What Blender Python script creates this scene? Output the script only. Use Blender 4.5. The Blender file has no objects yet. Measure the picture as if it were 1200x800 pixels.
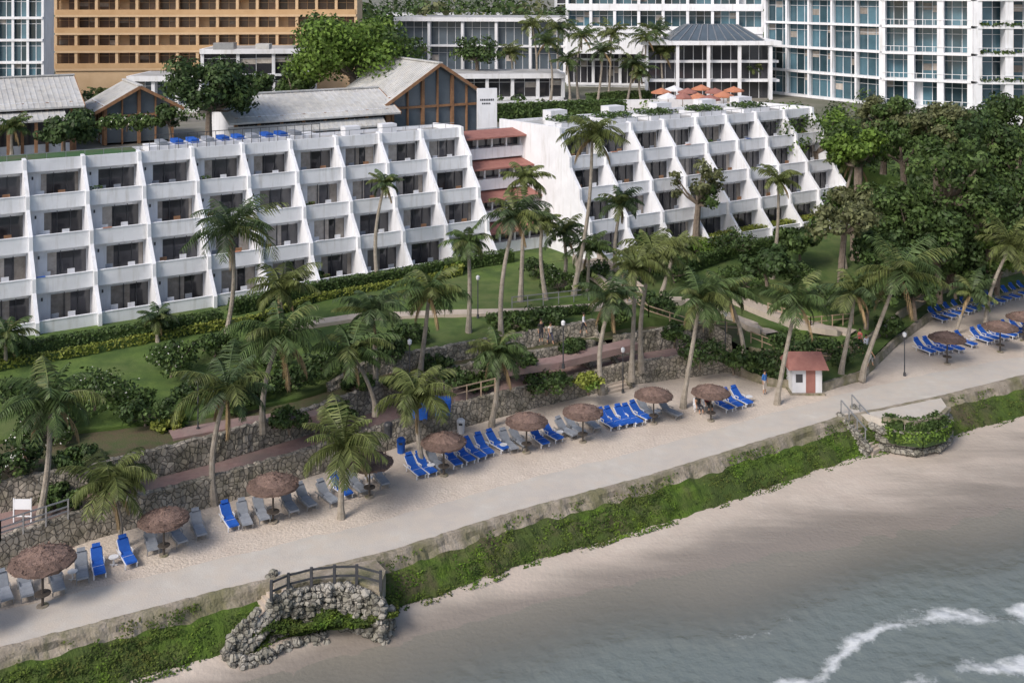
import bpy, math, random
from mathutils import Vector, noise, Matrix
random.seed(7)
R=random.random
def U(a,b): return a+(b-a)*R()
F=1250.0; H=30.0; VH=-10.0
def G(u,v,z=0.0):
    y=F*(H-z)/(v-VH); return Vector(((u-600)/F*y,y,z))
def interp(pts):
    def f(u):
        if u<=pts[0][0]: a,b=pts[0],pts[1]
        elif u>=pts[-1][0]: a,b=pts[-2],pts[-1]
        else:
            for a,b in zip(pts,pts[1:]):
                if a[0]<=u<=b[0]: break
        return a[1]+(b[1]-a[1])*(u-a[0])/(b[0]-a[0])
    return f
def N3(x,y,z=0): return noise.noise(Vector((x,y,z)))
# ---------------------------------------------------------------- materials
def lin(c): return (c[0],c[1],c[2],1)
def M(name,c1,c2,scale=2.0,rough=.85,bump=0.0,bscale=None,island=0.0,transl=0.0,metal=0.0,spec=0.3,big=None,big2=None,streak=None):
    m=bpy.data.materials.new(name); m.use_nodes=True; nt=m.node_tree; N=nt.nodes; L=nt.links
    b=N['Principled BSDF']; out=N['Material Output']
    b.inputs['Roughness'].default_value=rough; b.inputs['Metallic'].default_value=metal
    b.inputs['Specular IOR Level'].default_value=spec
    tc=N.new('ShaderNodeTexCoord')
    n=N.new('ShaderNodeTexNoise'); n.inputs['Scale'].default_value=scale; n.inputs['Detail'].default_value=6; n.inputs['Roughness'].default_value=.65
    L.new(tc.outputs['Object'],n.inputs['Vector'])
    r=N.new('ShaderNodeValToRGB'); r.color_ramp.elements[0].position=.33; r.color_ramp.elements[1].position=.67
    r.color_ramp.elements[0].color=lin(c1); r.color_ramp.elements[1].color=lin(c2)
    L.new(n.outputs['Fac'],r.inputs['Fac']); col=r.outputs['Color']
    for bg in (big,big2,streak):
        if not bg: continue
        n2=N.new('ShaderNodeTexNoise'); n2.inputs['Scale'].default_value=bg[0]; n2.inputs['Detail'].default_value=6; n2.inputs['Roughness'].default_value=.6
        if bg is streak:
            mp=N.new('ShaderNodeMapping'); mp.inputs['Scale'].default_value=(1,1,.12); L.new(tc.outputs['Object'],mp.inputs[0]); L.new(mp.outputs[0],n2.inputs['Vector'])
        else: L.new(tc.outputs['Object'],n2.inputs['Vector'])
        r2=N.new('ShaderNodeValToRGB'); r2.color_ramp.elements[0].position=.44 if bg is not streak else .52; r2.color_ramp.elements[1].position=.64 if bg is not streak else .75
        L.new(n2.outputs['Fac'],r2.inputs['Fac'])
        mx=N.new('ShaderNodeMixRGB'); L.new(r2.outputs['Color'],mx.inputs['Fac']); L.new(col,mx.inputs['Color1']); mx.inputs['Color2'].default_value=lin(bg[1]); col=mx.outputs['Color']
    if island>0:
        g=N.new('ShaderNodeNewGeometry'); mr=N.new('ShaderNodeMapRange'); mr.inputs['To Min'].default_value=1-island; mr.inputs['To Max'].default_value=1+island
        L.new(g.outputs['Random Per Island'],mr.inputs['Value'])
        hs=N.new('ShaderNodeHueSaturation'); L.new(mr.outputs['Result'],hs.inputs['Value']); L.new(col,hs.inputs['Color']); col=hs.outputs['Color']
    L.new(col,b.inputs['Base Color'])
    if bump>0:
        nb=N.new('ShaderNodeTexNoise'); nb.inputs['Scale'].default_value=bscale or scale*4; nb.inputs['Detail'].default_value=6
        L.new(tc.outputs['Object'],nb.inputs['Vector'])
        bp=N.new('ShaderNodeBump'); bp.inputs['Strength'].default_value=bump; bp.inputs['Distance'].default_value=.08
        L.new(nb.outputs['Fac'],bp.inputs['Height']); L.new(bp.outputs['Normal'],b.inputs['Normal'])
    if transl>0:
        t=N.new('ShaderNodeBsdfTranslucent'); ms=N.new('ShaderNodeMixShader'); ms.inputs['Fac'].default_value=transl
        L.new(col,t.inputs['Color']); L.new(b.outputs[0],ms.inputs[1]); L.new(t.outputs[0],ms.inputs[2]); L.new(ms.outputs[0],out.inputs['Surface'])
    return m
def stone_mat(name,ca,cb,cm,scale):
    m=bpy.data.materials.new(name); m.use_nodes=True; nt=m.node_tree; N=nt.nodes; L=nt.links; b=N['Principled BSDF']
    b.inputs['Roughness'].default_value=.9
    tc=N.new('ShaderNodeTexCoord'); v=N.new('ShaderNodeTexVoronoi'); v.inputs['Scale'].default_value=scale; L.new(tc.outputs['Object'],v.inputs['Vector'])
    e=N.new('ShaderNodeTexVoronoi'); e.feature='DISTANCE_TO_EDGE'; e.inputs['Scale'].default_value=scale; L.new(tc.outputs['Object'],e.inputs['Vector'])
    sp=N.new('ShaderNodeSeparateColor'); L.new(v.outputs['Color'],sp.inputs[0])
    mx=N.new('ShaderNodeMixRGB'); mx.inputs['Color1'].default_value=lin(ca); mx.inputs['Color2'].default_value=lin(cb); L.new(sp.outputs[0],mx.inputs['Fac'])
    r=N.new('ShaderNodeValToRGB'); r.color_ramp.elements[0].position=.01; r.color_ramp.elements[1].position=.09; L.new(e.outputs['Distance'],r.inputs['Fac'])
    m2=N.new('ShaderNodeMixRGB'); m2.inputs['Color1'].default_value=lin(cm); L.new(mx.outputs[0],m2.inputs['Color2']); L.new(r.outputs[0],m2.inputs['Fac'])
    n=N.new('ShaderNodeTexNoise'); n.inputs['Scale'].default_value=.9; n.inputs['Detail'].default_value=6; L.new(tc.outputs['Object'],n.inputs['Vector'])
    mu=N.new('ShaderNodeMixRGB'); mu.blend_type='MULTIPLY'; mu.inputs['Fac'].default_value=.75; L.new(m2.outputs[0],mu.inputs['Color1'])
    rr=N.new('ShaderNodeValToRGB'); rr.color_ramp.elements[0].position=.35; rr.color_ramp.elements[0].color=(.38,.39,.32,1); rr.color_ramp.elements[1].position=.62; L.new(n.outputs['Fac'],rr.inputs['Fac']); L.new(rr.outputs[0],mu.inputs['Color2'])
    L.new(mu.outputs[0],b.inputs['Base Color'])
    bp=N.new('ShaderNodeBump'); bp.inputs['Strength'].default_value=.8; bp.inputs['Distance'].default_value=.06; L.new(r.outputs[0],bp.inputs['Height']); L.new(bp.outputs[0],b.inputs['Normal'])
    return m
white=M('white_paint',(.76,.78,.82),(.84,.855,.89),.5,.6,.05,3,big=(.35,(.72,.735,.77)),streak=(2.2,(.6,.6,.6)))
white2=M('offwhite_render',(.64,.655,.69),(.76,.77,.8),.4,.7,streak=(1.5,(.55,.55,.54)))
beige=M('beige_render',(.6,.42,.25),(.69,.5,.31),.4,.8)
beige_d=M('tan_balcony',(.52,.33,.17),(.6,.4,.22),.5,.8)
redbrown=M('red_brown_roof',(.27,.12,.1),(.36,.17,.14),1.5,.8,.2,8)
roofgray=M('gray_sheet_roof',(.48,.49,.5),(.6,.6,.59),.6,.6,.1,3,big=(.25,(.4,.4,.39)),big2=(1.3,(.52,.51,.48)),streak=(2.0,(.36,.35,.33)))
roofflat=M('flat_roof_deck',(.36,.37,.38),(.47,.46,.45),.5,.9,big=(.3,(.28,.28,.27)))
brown=M('brown_timber',(.22,.12,.07),(.34,.19,.1),2,.7)
darkwood=M('dark_timber',(.06,.05,.045),(.1,.085,.07),3,.7)
def glass_mat(name,c,isl=.5,rough=.08):
    m=M(name,c,[x*1.5 for x in c],.3,rough,0,None,isl,spec=.7); return m
glass=glass_mat('dark_window_glass',(.035,.035,.04))
teal=glass_mat('teal_window_glass',(.045,.09,.115),.75)
slate=glass_mat('slate_glass',(.07,.09,.11),.2,.25)
brownglass=glass_mat('bronze_window_glass',(.13,.085,.055),.5,.3)
curtain=M('curtain_cloth',(.26,.23,.2),(.4,.37,.34),2,.9,island=.4)
metal=M('steel_rail',(.3,.31,.33),(.4,.41,.42),2,.4,metal=.6)
darkmetal=M('dark_steel',(.04,.045,.05),(.07,.07,.08),2,.5)
grass=M('lawn_grass',(.075,.13,.03),(.125,.19,.045),.9,.95,.8,18,big=(.13,(.11,.14,.05)),big2=(.5,(.06,.105,.028)))
roofgrass=M('roof_turf',(.04,.1,.04),(.06,.13,.05),1,.95,.4,12,big=(.3,(.09,.11,.06)))
soil=M('planting_soil',(.12,.09,.06),(.07,.1,.035),1.2,.95,.6,10)
sandm=M('dry_sand',(.53,.46,.385),(.64,.565,.49),1.6,.95,.9,6,big=(.18,(.49,.42,.36)),big2=(.6,(.57,.5,.43)))
conc=M('promenade_concrete',(.47,.44,.4),(.57,.54,.49),.7,.85,.25,12,big=(.22,(.48,.44,.4)),big2=(.9,(.53,.48,.42)))
brick=M('red_brick_paving',(.26,.17,.16),(.34,.24,.22),2.2,.85,.3,14,big=(.4,(.26,.2,.18)))
palepath=M('pale_paving',(.42,.36,.3),(.52,.45,.38),1.5,.9,.3,10)
stone=stone_mat('rubble_stone',(.48,.43,.36),(.27,.245,.21),(.13,.12,.1),3.2)
stone2=stone_mat('rock_rubble',(.42,.4,.36),(.25,.24,.21),(.12,.11,.1),2.6)
curb=M('weathered_concrete',(.22,.19,.15),(.4,.35,.29),1.2,.9,.8,8,big=(.5,(.18,.17,.1)),streak=(1.6,(.12,.12,.06)))
moss=M('green_moss',(.045,.085,.012),(.1,.165,.022),1.1,.95,1.0,9,big=(.35,(.09,.08,.045)),big2=(.15,(.05,.08,.018)))
mossleaf=M('moss_tufts',(.045,.1,.012),(.13,.21,.022),.8,.9,island=.5,transl=.1,big=(.3,(.08,.09,.022)),big2=(1.4,(.04,.07,.015)))
bark=M('palm_bark',(.24,.21,.17),(.38,.34,.29),3,.95,.6,14)
bark2=M('tree_bark',(.13,.1,.08),(.24,.2,.16),3,.95,.6,14)
pf=[M('palm_frond_a',(.06,.1,.035),(.11,.16,.055),.6,.5,island=.5,transl=.25),
    M('palm_frond_b',(.09,.12,.035),(.165,.19,.065),.6,.5,island=.5,transl=.25),
    M('palm_frond_c',(.05,.085,.038),(.095,.135,.055),.6,.5,island=.5,transl=.25)]
deadf=M('dry_frond',(.24,.17,.09),(.34,.25,.14),1,.9,island=.4)
coco=M('coconut',(.14,.15,.04),(.25,.18,.06),2,.6)
leafs={'dark':M('leaf_dark',(.032,.06,.02),(.065,.105,.032),.5,.6,island=.55,transl=.2),
 'mid':M('leaf_mid',(.048,.088,.024),(.095,.145,.04),.5,.6,island=.55,transl=.22),
 'bright':M('leaf_bright',(.085,.155,.025),(.15,.23,.04),.5,.6,island=.5,transl=.25),
 'yellow':M('leaf_yellow',(.26,.3,.02),(.4,.4,.04),.5,.6,island=.4,transl=.25),
 'lime':M('leaf_lime',(.17,.21,.035),(.26,.29,.06),.5,.6,island=.4,transl=.2),
 'olive':M('leaf_olive',(.09,.105,.045),(.145,.155,.07),.5,.6,island=.5,transl=.22)}
flower=M('white_flower',(.62,.6,.55),(.74,.72,.68),2,.8,island=.15)
thatch=M('umbrella_thatch',(.14,.095,.08),(.24,.165,.135),3,.95,.8,16,island=.3)
bluec=M('blue_cushion',(.012,.075,.36),(.02,.11,.45),3,.8,island=.18)
grayc=M('gray_cushion',(.19,.21,.245),(.26,.285,.325),3,.85,island=.2)
orange=M('terracotta_canvas',(.42,.17,.1),(.52,.23,.14),2,.8,island=.2)
skin=M('skin',(.45,.26,.17),(.5,.3,.2),4,.6)
hair=M('hair',(.02,.015,.01),(.04,.03,.02),8,.6)
# ---------------------------------------------------------------- mesh builder
class MB:
    def __init__(s): s.v=[];s.f=[];s.mi=[];s.mats=[]
    def mid(s,m):
        if m not in s.mats: s.mats.append(m)
        return s.mats.index(m)
    def add(s,vs,fs,m):
        o=len(s.v); i=s.mid(m)
        s.v.extend([tuple(p) for p in vs])
        for f in fs: s.f.append(tuple(o+k for k in f)); s.mi.append(i)
    def obox(s,o,a,b,c,m):
        o=Vector(o);a=Vector(a);b=Vector(b);c=Vector(c)
        s.add([o,o+a,o+a+b,o+b,o+c,o+a+c,o+a+b+c,o+b+c],[(0,3,2,1),(4,5,6,7),(0,1,5,4),(1,2,6,5),(2,3,7,6),(3,0,4,7)],m)
    def box(s,x0,x1,y0,y1,z0,z1,m): s.obox((x0,y0,z0),(x1-x0,0,0),(0,y1-y0,0),(0,0,z1-z0),m)
    def beam(s,p,q,w,h,m):
        p=Vector(p);q=Vector(q);d=(q-p); 
        if d.length<1e-5: return
        up=Vector((0,0,1)) if abs(d.normalized().z)<.95 else Vector((1,0,0))
        a=d.cross(up).normalized()*w; b=a.cross(d).normalized()*h
        s.obox(p-a/2-b/2,a,b,d,m)
    def tube(s,pts,rad,m,n=8,cap=True):
        pts=[Vector(p) for p in pts]; vs=[];fs=[]
        for i,p in enumerate(pts):
            d=(pts[min(i+1,len(pts)-1)]-pts[max(i-1,0)]).normalized()
            ref=Vector((1,0,0)) if abs(d.x)<.9 else Vector((0,1,0))
            a=d.cross(ref).normalized(); b=d.cross(a)
            for k in range(n):
                t=2*math.pi*k/n; vs.append(p+(a*math.cos(t)+b*math.sin(t))*rad[i])
        for i in range(len(pts)-1):
            for k in range(n):
                k2=(k+1)%n; fs.append((i*n+k,i*n+k2,(i+1)*n+k2,(i+1)*n+k))
        if cap: fs.append(tuple(range((len(pts)-1)*n,len(pts)*n))); fs.append(tuple(range(n-1,-1,-1)))
        s.add(vs,fs,m)
    def leaf(s,p,sz,m,nrm=None):
        a=Vector((U(-1,1),U(-1,1),U(-1,1)))
        if nrm is not None:
            nn=(Vector(nrm)+a*.7)
            if nn.length<.01: nn=Vector((0,0,1))
            nn.normalize(); t=nn.cross(Vector((U(-1,1),U(-1,1),U(-1,1))))
            if t.length<.01: t=nn.cross(Vector((1,.2,0)))
            t.normalize(); b=nn.cross(t)
        else:
            t=a.normalized() if a.length>.01 else Vector((1,0,0)); b=t.cross(Vector((U(-1,1),U(-1,1),1))).normalized()
        p=Vector(p); l=sz*U(.6,1.2); w=l*.6
        s.add([p-t*l,p-b*w,p+t*l,p+b*w],[(0,1,2,3)],m)
    def sheet(s,rows,m):
        n=len(rows[0]); vs=[p for r in rows for p in r]; fs=[]
        for i in range(len(rows)-1):
            for j in range(n-1): fs.append((i*n+j,i*n+j+1,(i+1)*n+j+1,(i+1)*n+j))
        s.add(vs,fs,m)
    def mesh(s,name,smooth=False):
        me=bpy.data.meshes.new(name); me.from_pydata(s.v,[],s.f)
        for m in s.mats: me.materials.append(m)
        me.polygons.foreach_set('material_index',s.mi)
        if smooth: me.polygons.foreach_set('use_smooth',[True]*len(s.f))
        me.update(); return me
    def obj(s,name,loc=None,parent=None,smooth=False):
        if not s.f: return None
        o=bpy.data.objects.new(name,s.mesh(name,smooth)); bpy.context.collection.objects.link(o)
        if loc is not None: o.location=loc
        if parent: o.parent=parent
        return o
def rel(mb,origin):
    ox,oy,oz=origin
    mb.v=[(a-ox,b-oy,c-oz) for a,b,c in mb.v]
class Bld:
    def __init__(s,name,origin=(0,0,0)):
        s.name=name; s.parts={}; s.o=origin
    def __getitem__(s,k):
        if k not in s.parts: s.parts[k]=MB()
        return s.parts[k]
    def done(s):
        e=bpy.data.objects.new(s.name,None); e.empty_display_size=1; bpy.context.collection.objects.link(e); e.location=s.o
        for k,mb in s.parts.items():
            rel(mb,s.o); mb.obj(k,parent=e)
        return e
def link(name,me,loc,rz=0,sc=1):
    o=bpy.data.objects.new(name,me); bpy.context.collection.objects.link(o); o.location=loc; o.rotation_euler=(0,0,rz)
    o.scale=(sc,sc,sc) if not isinstance(sc,tuple) else sc; return o
D=Vector((.85,.527,0)).normalized(); NN=Vector((D.y,-D.x,0))   # along coast / toward sea
Z=Vector((0,0,1))
# ---------------------------------------------------------------- terrain lines
vB=interp([(-400,880),(0,765),(260,697),(460,650),(600,605),(760,562),(985,492),(1100,468),(1200,443),(1600,360)])
vC=interp([(-400,800),(0,668),(120,628),(250,592),(350,562),(450,528),(530,503),(640,474),(740,450),(850,436),(900,452),(960,460),(1010,445),(1050,405),(1090,375),(1200,345),(1600,250)])
vE=interp([(-400,710),(0,600),(130,572),(250,542),(350,512),(470,470),(600,442),(740,415),(830,400),(870,415),(960,425),(1010,410),(1060,370),(1100,345),(1200,318),(1600,232)])
vF=interp([(-400,620),(0,520),(250,490),(350,470),(450,438),(600,410),(740,384),(830,378),(960,395),(1060,340),(1200,295),(1600,215)])
vHd=interp([(-400,490),(0,410),(560,318),(700,300),(950,262),(1200,240),(1600,190)])
z1=interp([(-400,1.4),(835,1.4),(875,.5),(1600,.5)])
z2=interp([(-400,2.7),(835,2.7),(875,1.0),(1600,1.0)])
z3=interp([(-400,2.85),(380,2.85),(430,3.6),(760,3.6),(800,2.85),(875,1.3),(1600,1.3)])
us=[-400+i*12.5 for i in range(161)]
def Zg(u,v):
    if v>=vC(u): return 0
    if v>=vE(u): return z1(u)
    if v>=vF(u): return z2(u)
    if v>=vHd(u): 
        t=(vF(u)-v)/(vF(u)-vHd(u)); return z3(u)+(4-z3(u))*t
    return 4.0
def GG(u,v,dz=0):
    return G(u,v,Zg(u,v))+Vector((0,0,dz))
def line(vf,zf,du=0,back=0.0,uu=us):
    out=[]
    for u in uu:
        p=G(u,vf(u),zf(u) if callable(zf) else zf)
        out.append(p-NN*back)
    return out
def loft(name,lines,m,nsub=6,amp=0.0,zo=0.0):
    rows=[]
    for a,b in zip(lines,lines[1:]):
        for k in range(nsub):
            t=k/nsub; rows.append([p.lerp(q,t) for p,q in zip(a,b)])
    rows.append(lines[-1])
    rows=[[Vector((p.x,p.y,p.z+zo+amp*N3(p.x*.5,p.y*.5,3))) for p in r] for r in rows]
    mb=MB(); mb.sheet(rows,m); return mb.obj(name,smooth=True)
Bl=line(vB,0.0); Cl=line(vC,0.0)
toe=[Vector((p.x,p.y,0))+NN*(1.5+.35*N3(p.x*.4,p.y*.4))+Vector((0,0,-2.0)) for p in Bl]
loft('sand_terrace',[Bl,[p.lerp(q,.5) for p,q in zip(Bl,Cl)],[p-NN*.3 for p in Cl]],sandm,8,.05)
pr_in=interp([(-400,830),(0,718),(260,655),(460,608),(600,568),(760,526),(985,463),(1050,448),(1100,436),(1200,418),(1600,340)])
Pl=[p-NN*(.25*N3(p.x*.6,p.y*.6)+.12*N3(p.x*2,p.y*2)) for p in line(pr_in,0.0,uu=[-400+i*5 for i in range(401)])]
Bl5=[p-NN*.25 for p in line(vB,0.0,uu=[-400+i*5 for i in range(401)])]
loft('promenade',[Bl5,Pl],conc,6,0.012,.06)
# beach
WLf=interp([(-400,1000),(0,880),(280,800),(500,742),(720,686),(880,655),(1000,634),(1200,596),(1600,505)])
WL=line(WLf,-2.5)
loft_beach=[toe,WL,[Vector((p.x,p.y,0))+NN*14+Vector((0,0,-3.0)) for p in WL],[Vector((p.x,p.y,0))+NN*90+Vector((0,0,-6)) for p in WL]]
toe_in=[p-NN*1.2+Vector((0,0,.0)) for p in toe]
beach=M('beach_sand',(.48,.415,.355),(.55,.485,.42),1.0,.9,.5,4,big=(.12,(.44,.385,.33)),big2=(.7,(.5,.43,.37)))
nt=beach.node_tree;N=nt.nodes;L=nt.links;b=N['Principled BSDF']
geo=N.new('ShaderNodeNewGeometry');sx=N.new('ShaderNodeSeparateXYZ');L.new(geo.outputs['Position'],sx.inputs[0])
nz=N.new('ShaderNodeTexNoise');nz.inputs['Scale'].default_value=.16;nz.inputs['Detail'].default_value=8;nz.inputs['Roughness'].default_value=.62
mp=N.new('ShaderNodeMapping');mp.inputs['Rotation'].default_value=(0,0,-math.atan2(D.y,D.x));mp.inputs['Scale'].default_value=(.35,1.8,1);L.new(geo.outputs['Position'],mp.inputs[0]);L.new(mp.outputs[0],nz.inputs['Vector'])
ma=N.new('ShaderNodeMath');ma.operation='MULTIPLY_ADD';L.new(nz.outputs['Fac'],ma.inputs[0]);ma.inputs[1].default_value=.9;L.new(sx.outputs['Z'],ma.inputs[2])
mr=N.new('ShaderNodeMapRange');mr.interpolation_type='SMOOTHSTEP';mr.inputs['From Min'].default_value=-1.6;mr.inputs['From Max'].default_value=-2.02;L.new(ma.outputs[0],mr.inputs['Value'])
wm=N.new('ShaderNodeMixRGB');src=b.inputs['Base Color'].links[0].from_socket;L.new(src,wm.inputs['Color1']);wm.inputs['Color2'].default_value=(.25,.22,.19,1);L.new(mr.outputs[0],wm.inputs['Fac']);L.new(wm.outputs[0],b.inputs['Base Color'])
rr=N.new('ShaderNodeMapRange');rr.inputs['To Min'].default_value=.9;rr.inputs['To Max'].default_value=.25;L.new(mr.outputs[0],rr.inputs['Value']);L.new(rr.outputs[0],b.inputs['Roughness'])
loft('beach',[toe_in]+loft_beach,beach,14,.04)
# seawall: kerb + mossy slope
mb=MB(); rows=[]
fine=[-400+i*5 for i in range(401)]
Bf=line(vB,0.0,uu=fine)
prof=[(-.3,.02),(-.28,.14),(.0,.13),(.1,-.05),(.18,-.35),(.35,-.6),(.62,-.85),(.85,-1.0),(1.1,-1.35),(1.35,-1.7),(1.6,-2.15)]
for (t,z) in prof:
    rows.append([p+NN*(t+(.25*N3(p.x*.9,p.y*.9,z*3)+.12*N3(p.x*2.5,p.y*2.5,z*3) if t>.15 else .09*N3(p.x*2,p.y*2,z)))+Z*(z+(.2*N3(p.x*1.3,p.y*1.3,5+z) if t>.15 else .04*N3(p.x*3,p.y*3))) for p in Bf])
mb.sheet(rows[:6],curb); mb.sheet(rows[5:],moss)
for i in range(50000):
    k=R()*(len(Bf)-2); a=Bf[int(k)].lerp(Bf[int(k)+1],k%1)
    t=U(.12,1.95); z=-2.1*(t/1.6)**1.1+.05
    if N3(a.x*.35+t,a.y*.35)+.6*N3(a.x*1.6,a.y*1.6,t*2)>U(-.2,.35)-(.3 if .6<t<1.6 else -.05): mb.leaf(a+NN*(t+.22*N3(a.x*.9,a.y*.9,z*3))+Z*(max(z,-2.05)+U(0,.1)),.075,mossleaf,(0,-.5,1))
mb.obj('seawall')
def wall(name,vf,zb,zt,u0,u1,cap=.3,th=.45,mat=stone):
    mb=MB(); rows=[[],[],[],[],[],[]]; u=u0
    while u<=u1+.01:
        a=zb(u) if callable(zb) else zb; t=(zt(u) if callable(zt) else zt)
        p=G(u,vf(u),a); q=Vector((p.x,p.y,0)); j=.1*N3(p.x*2.5,p.y*2.5,1); top=t+cap+.12*N3(p.x*3,p.y*3,7)
        rows[0].append(q+NN*(.14+j)+Z*(a-.4)); rows[1].append(q+NN*(.1-j)+Z*(a*.65+t*.35)); rows[2].append(q+NN*(.03+.1*N3(p.x*3,p.y*3,11))+Z*(a*.3+t*.7)); rows[3].append(q+NN*(0+j)+Z*top); rows[4].append(q-NN*th+Z*top); rows[5].append(q-NN*th+Z*(a-.4))
        u+=3
    mb.sheet(rows,mat)
    mb.add([r[0] for r in rows],[(0,1,2,3,4,5)],mat); mb.add([r[-1] for r in rows],[(0,1,2,3,4,5)],mat)
    return mb.obj(name)
wall('stone_wall',vC,0.0,z1,-400,860,.25)
wall('stone_wall',vE,z1,z2,-400,700,.3)
wall('stone_wall',vE,z1,z2,722,858,.3)
wall('stone_wall',vF,z2,z3,385,700,.25)
wall('low_retaining_wall',vC,0.0,z1,864,1250,.1,.25,curb)
wall('low_retaining_wall',vE,z1,z2,880,1250,.1,.25,curb)
C1=[Vector((p.x,p.y,z1(u)))-NN*.4 for p,u in zip(Cl,us)]
El=line(vE,z1); E1=[Vector((p.x,p.y,z2(u)))-NN*.4 for p,u in zip(El,us)]
Fl=line(vF,z2); F1=[Vector((p.x,p.y,z3(u)))-NN*.3 for p,u in zip(Fl,us)]
F0=[p-Z*1.2 for p in F1]; Fi=[p-NN*2-Z*.6 for p in Fl]
Hl=line(vHd,4.0)
iR=[i for i,u in enumerate(us) if u>=862]; iL=[i for i,u in enumerate(us) if u<=875]
def sub(l,idx): return [l[i] for i in idx]
loft('brick_path',[sub(C1,iL),sub([p-NN*.3 for p in El],iL)],brick,4,.02)
loft('planting_bed',[sub(E1,iL),sub(Fl,iL),sub(Fi,iL)],soil,5,.08)
loft('lawn',[F0,F1,Hl],grass,26,.12)
loft('grass_bank',[sub(C1,iR),sub([p-NN*.6 for p in El],iR)],grass,4,.06)
loft('grass_bank',[sub(E1,iR),sub(Fl,iR),sub(Fi,iR)],grass,4,.06)
backL=[Vector((p.x,p.y,4.0))-NN*45 for p in Hl]
loft('grass_ground',[Hl,backL],grass,2,0)
def strip(name,pts,w,m,dz=.12,zf=None):
    P=[]
    for (a,b) in zip(pts,pts[1:]):
        for k in range(8):
            t=k/8; u=a[0]+(b[0]-a[0])*t; v=a[1]+(b[1]-a[1])*t; P.append(GG(u,v,dz))
    P.append(GG(pts[-1][0],pts[-1][1],dz)); A=[];B=[];A2=[];B2=[]
    for i,p in enumerate(P):
        d=P[min(i+1,len(P)-1)]-P[max(i-1,0)]; d.z=0; d.normalize(); s=Vector((-d.y,d.x,0))*w/2
        A.append(p+s);B.append(p-s);A2.append(p+s-Z*.5);B2.append(p-s-Z*.5)
    mb=MB(); mb.sheet([A2,A,B,B2],m); return mb.obj(name)
strip('garden_path',[(330,385),(420,372),(520,368),(610,366),(700,360),(745,352),(800,352),(860,372),(905,392)],1.3,palepath,.16)
strip('garden_path',[(690,298),(705,318),(745,340)],2.2,palepath,.18)
strip('garden_path',[(860,350),(930,378),(1000,392)],1.6,palepath,.22)
strip('brick_walk',[(200,512),(280,497),(350,488),(410,478)],1.4,brick,.16)
strip('brick_walk',[(590,432),(650,424),(700,412),(742,402)],1.3,brick,.16)
def stairs(name,p0,p1,w,n,m,wallm):
    mb=MB(); d=(p1-p0); dh=Vector((d.x,d.y,0)); s=Vector((-dh.y,dh.x,0)).normalized()
    for i in range(n):
        a=p0+dh*(i/n); mb.obox(a-s*w/2+Z*(-.5),s*w,dh/n*1.0,Z*(.5+d.z*(i+1)/n),m)
    for sg in(-1,1):
        b=s*(w/2+.02)*sg; a=s*.3*sg
        mb.add([p0+b-Z*.3,p0+b+Z*.55,p1+b+Z*.55,p1+b-Z*.3,p0+b+a-Z*.3,p0+b+a+Z*.55,p1+b+a+Z*.55,p1+b+a-Z*.3],[(0,1,2,3),(7,6,5,4),(1,5,6,2),(0,4,5,1),(3,2,6,7)],wallm)
    return mb.obj(name)
a=G(712,452,0); stairs('stone_staircase',Vector((a.x,a.y,0))+NN*1.4,Vector((a.x,a.y,2.7))-NN*3.2,2.0,16,palepath,stone)
a=GG(738,346); stairs('stone_staircase',a+Z*.1,Vector((a.x-3.2,a.y+8,4.9)),2.2,12,palepath,palepath)
# ---------------------------------------------------------------- plateau + far ground
base1=Vector((-5.2,108,0))-NN*7.5; base2=Vector((4.7,107,0))-NN*9
pl=[base1-D*900,base1-D*160,base1,base2-D*1.5,base2+D*38,base2+D*55,base2+D*120,base2+D*900]
mb=MB()
far=[p+Vector((0,3000,0)) for p in pl]
gr=M('back_ground',(.08,.1,.05),(.2,.19,.16),.08,.95,big=(.05,(.32,.3,.28)))
mb.sheet([[Vector((p.x,p.y,12.9)) for p in pl],[Vector((p.x,p.y,12.9))+Vector((0,60,0)) for p in pl],[Vector((p.x,p.y,12.9)) for p in far]],gr)
mb.sheet([[Vector((p.x,p.y,12.9)) for p in pl],[Vector((p.x,p.y,3.0))+NN*(0 if i<5 else 22) for i,p in enumerate(pl)]],grass)
mb.obj('ground')
# ---------------------------------------------------------------- water
xs=[-3000,-600,-200,-90]+[-50+i*.33 for i in range(364)]+[110,220,600,3000]
ys=[-3000,-800,-200,-60,0]+[20+i*.33 for i in range(190)]+[90,120]
vs=[];foam=[];al=[]
wlp=[(p.x,p.y) for p in WL]
def wl_y(x):
    for a,b in zip(wlp,wlp[1:]):
        if a[0]<=x<=b[0]: return a[1]+(b[1]-a[1])*(x-a[0])/(b[0]-a[0]+1e-9)
    return wlp[0][1] if x<wlp[0][0] else wlp[-1][1]
WY={x:wl_y(x) for x in xs}
for y in ys:
    for x in xs:
        q=(WY[x]-y)*.85
        n1=N3(x*.12,y*.12,2); n2=N3(x*.5,y*.5,9); n5=N3(x*.2,y*.28,31)
        ph=q*1.7+n1*3.4+1.3*n2+.5*N3(x*1.3,y*1.3,8)
        w=max(0,math.sin(ph))**4
        z=-2.5+.02*n2+(.10*w*min(1,max(0,q/8)) if abs(x)<60 else 0)+.03*N3(x*1.6,y*1.6,4)
        vs.append((x,y,z))
        m_=max(0,min(1,(x+1)/14))*max(0,min(1,(q-4)/3))*max(0,min(1,(n5*2.2+.8)))
        trail=max(0,math.sin(ph+1.0))**2*.75
        f=(w*.75+trail)*m_*(.85+.7*n2)
        foam.append(max(0,min(1,f))); al.append(max(0.0,min(1,(q+.3+1.6*n1)/6.5)))
fs=[]; nx=len(xs)
for j in range(len(ys)-1):
    for i in range(nx-1): fs.append((j*nx+i,j*nx+i+1,(j+1)*nx+i+1,(j+1)*nx+i))
me=bpy.data.meshes.new('sea'); me.from_pydata(vs,[],fs)
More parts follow.
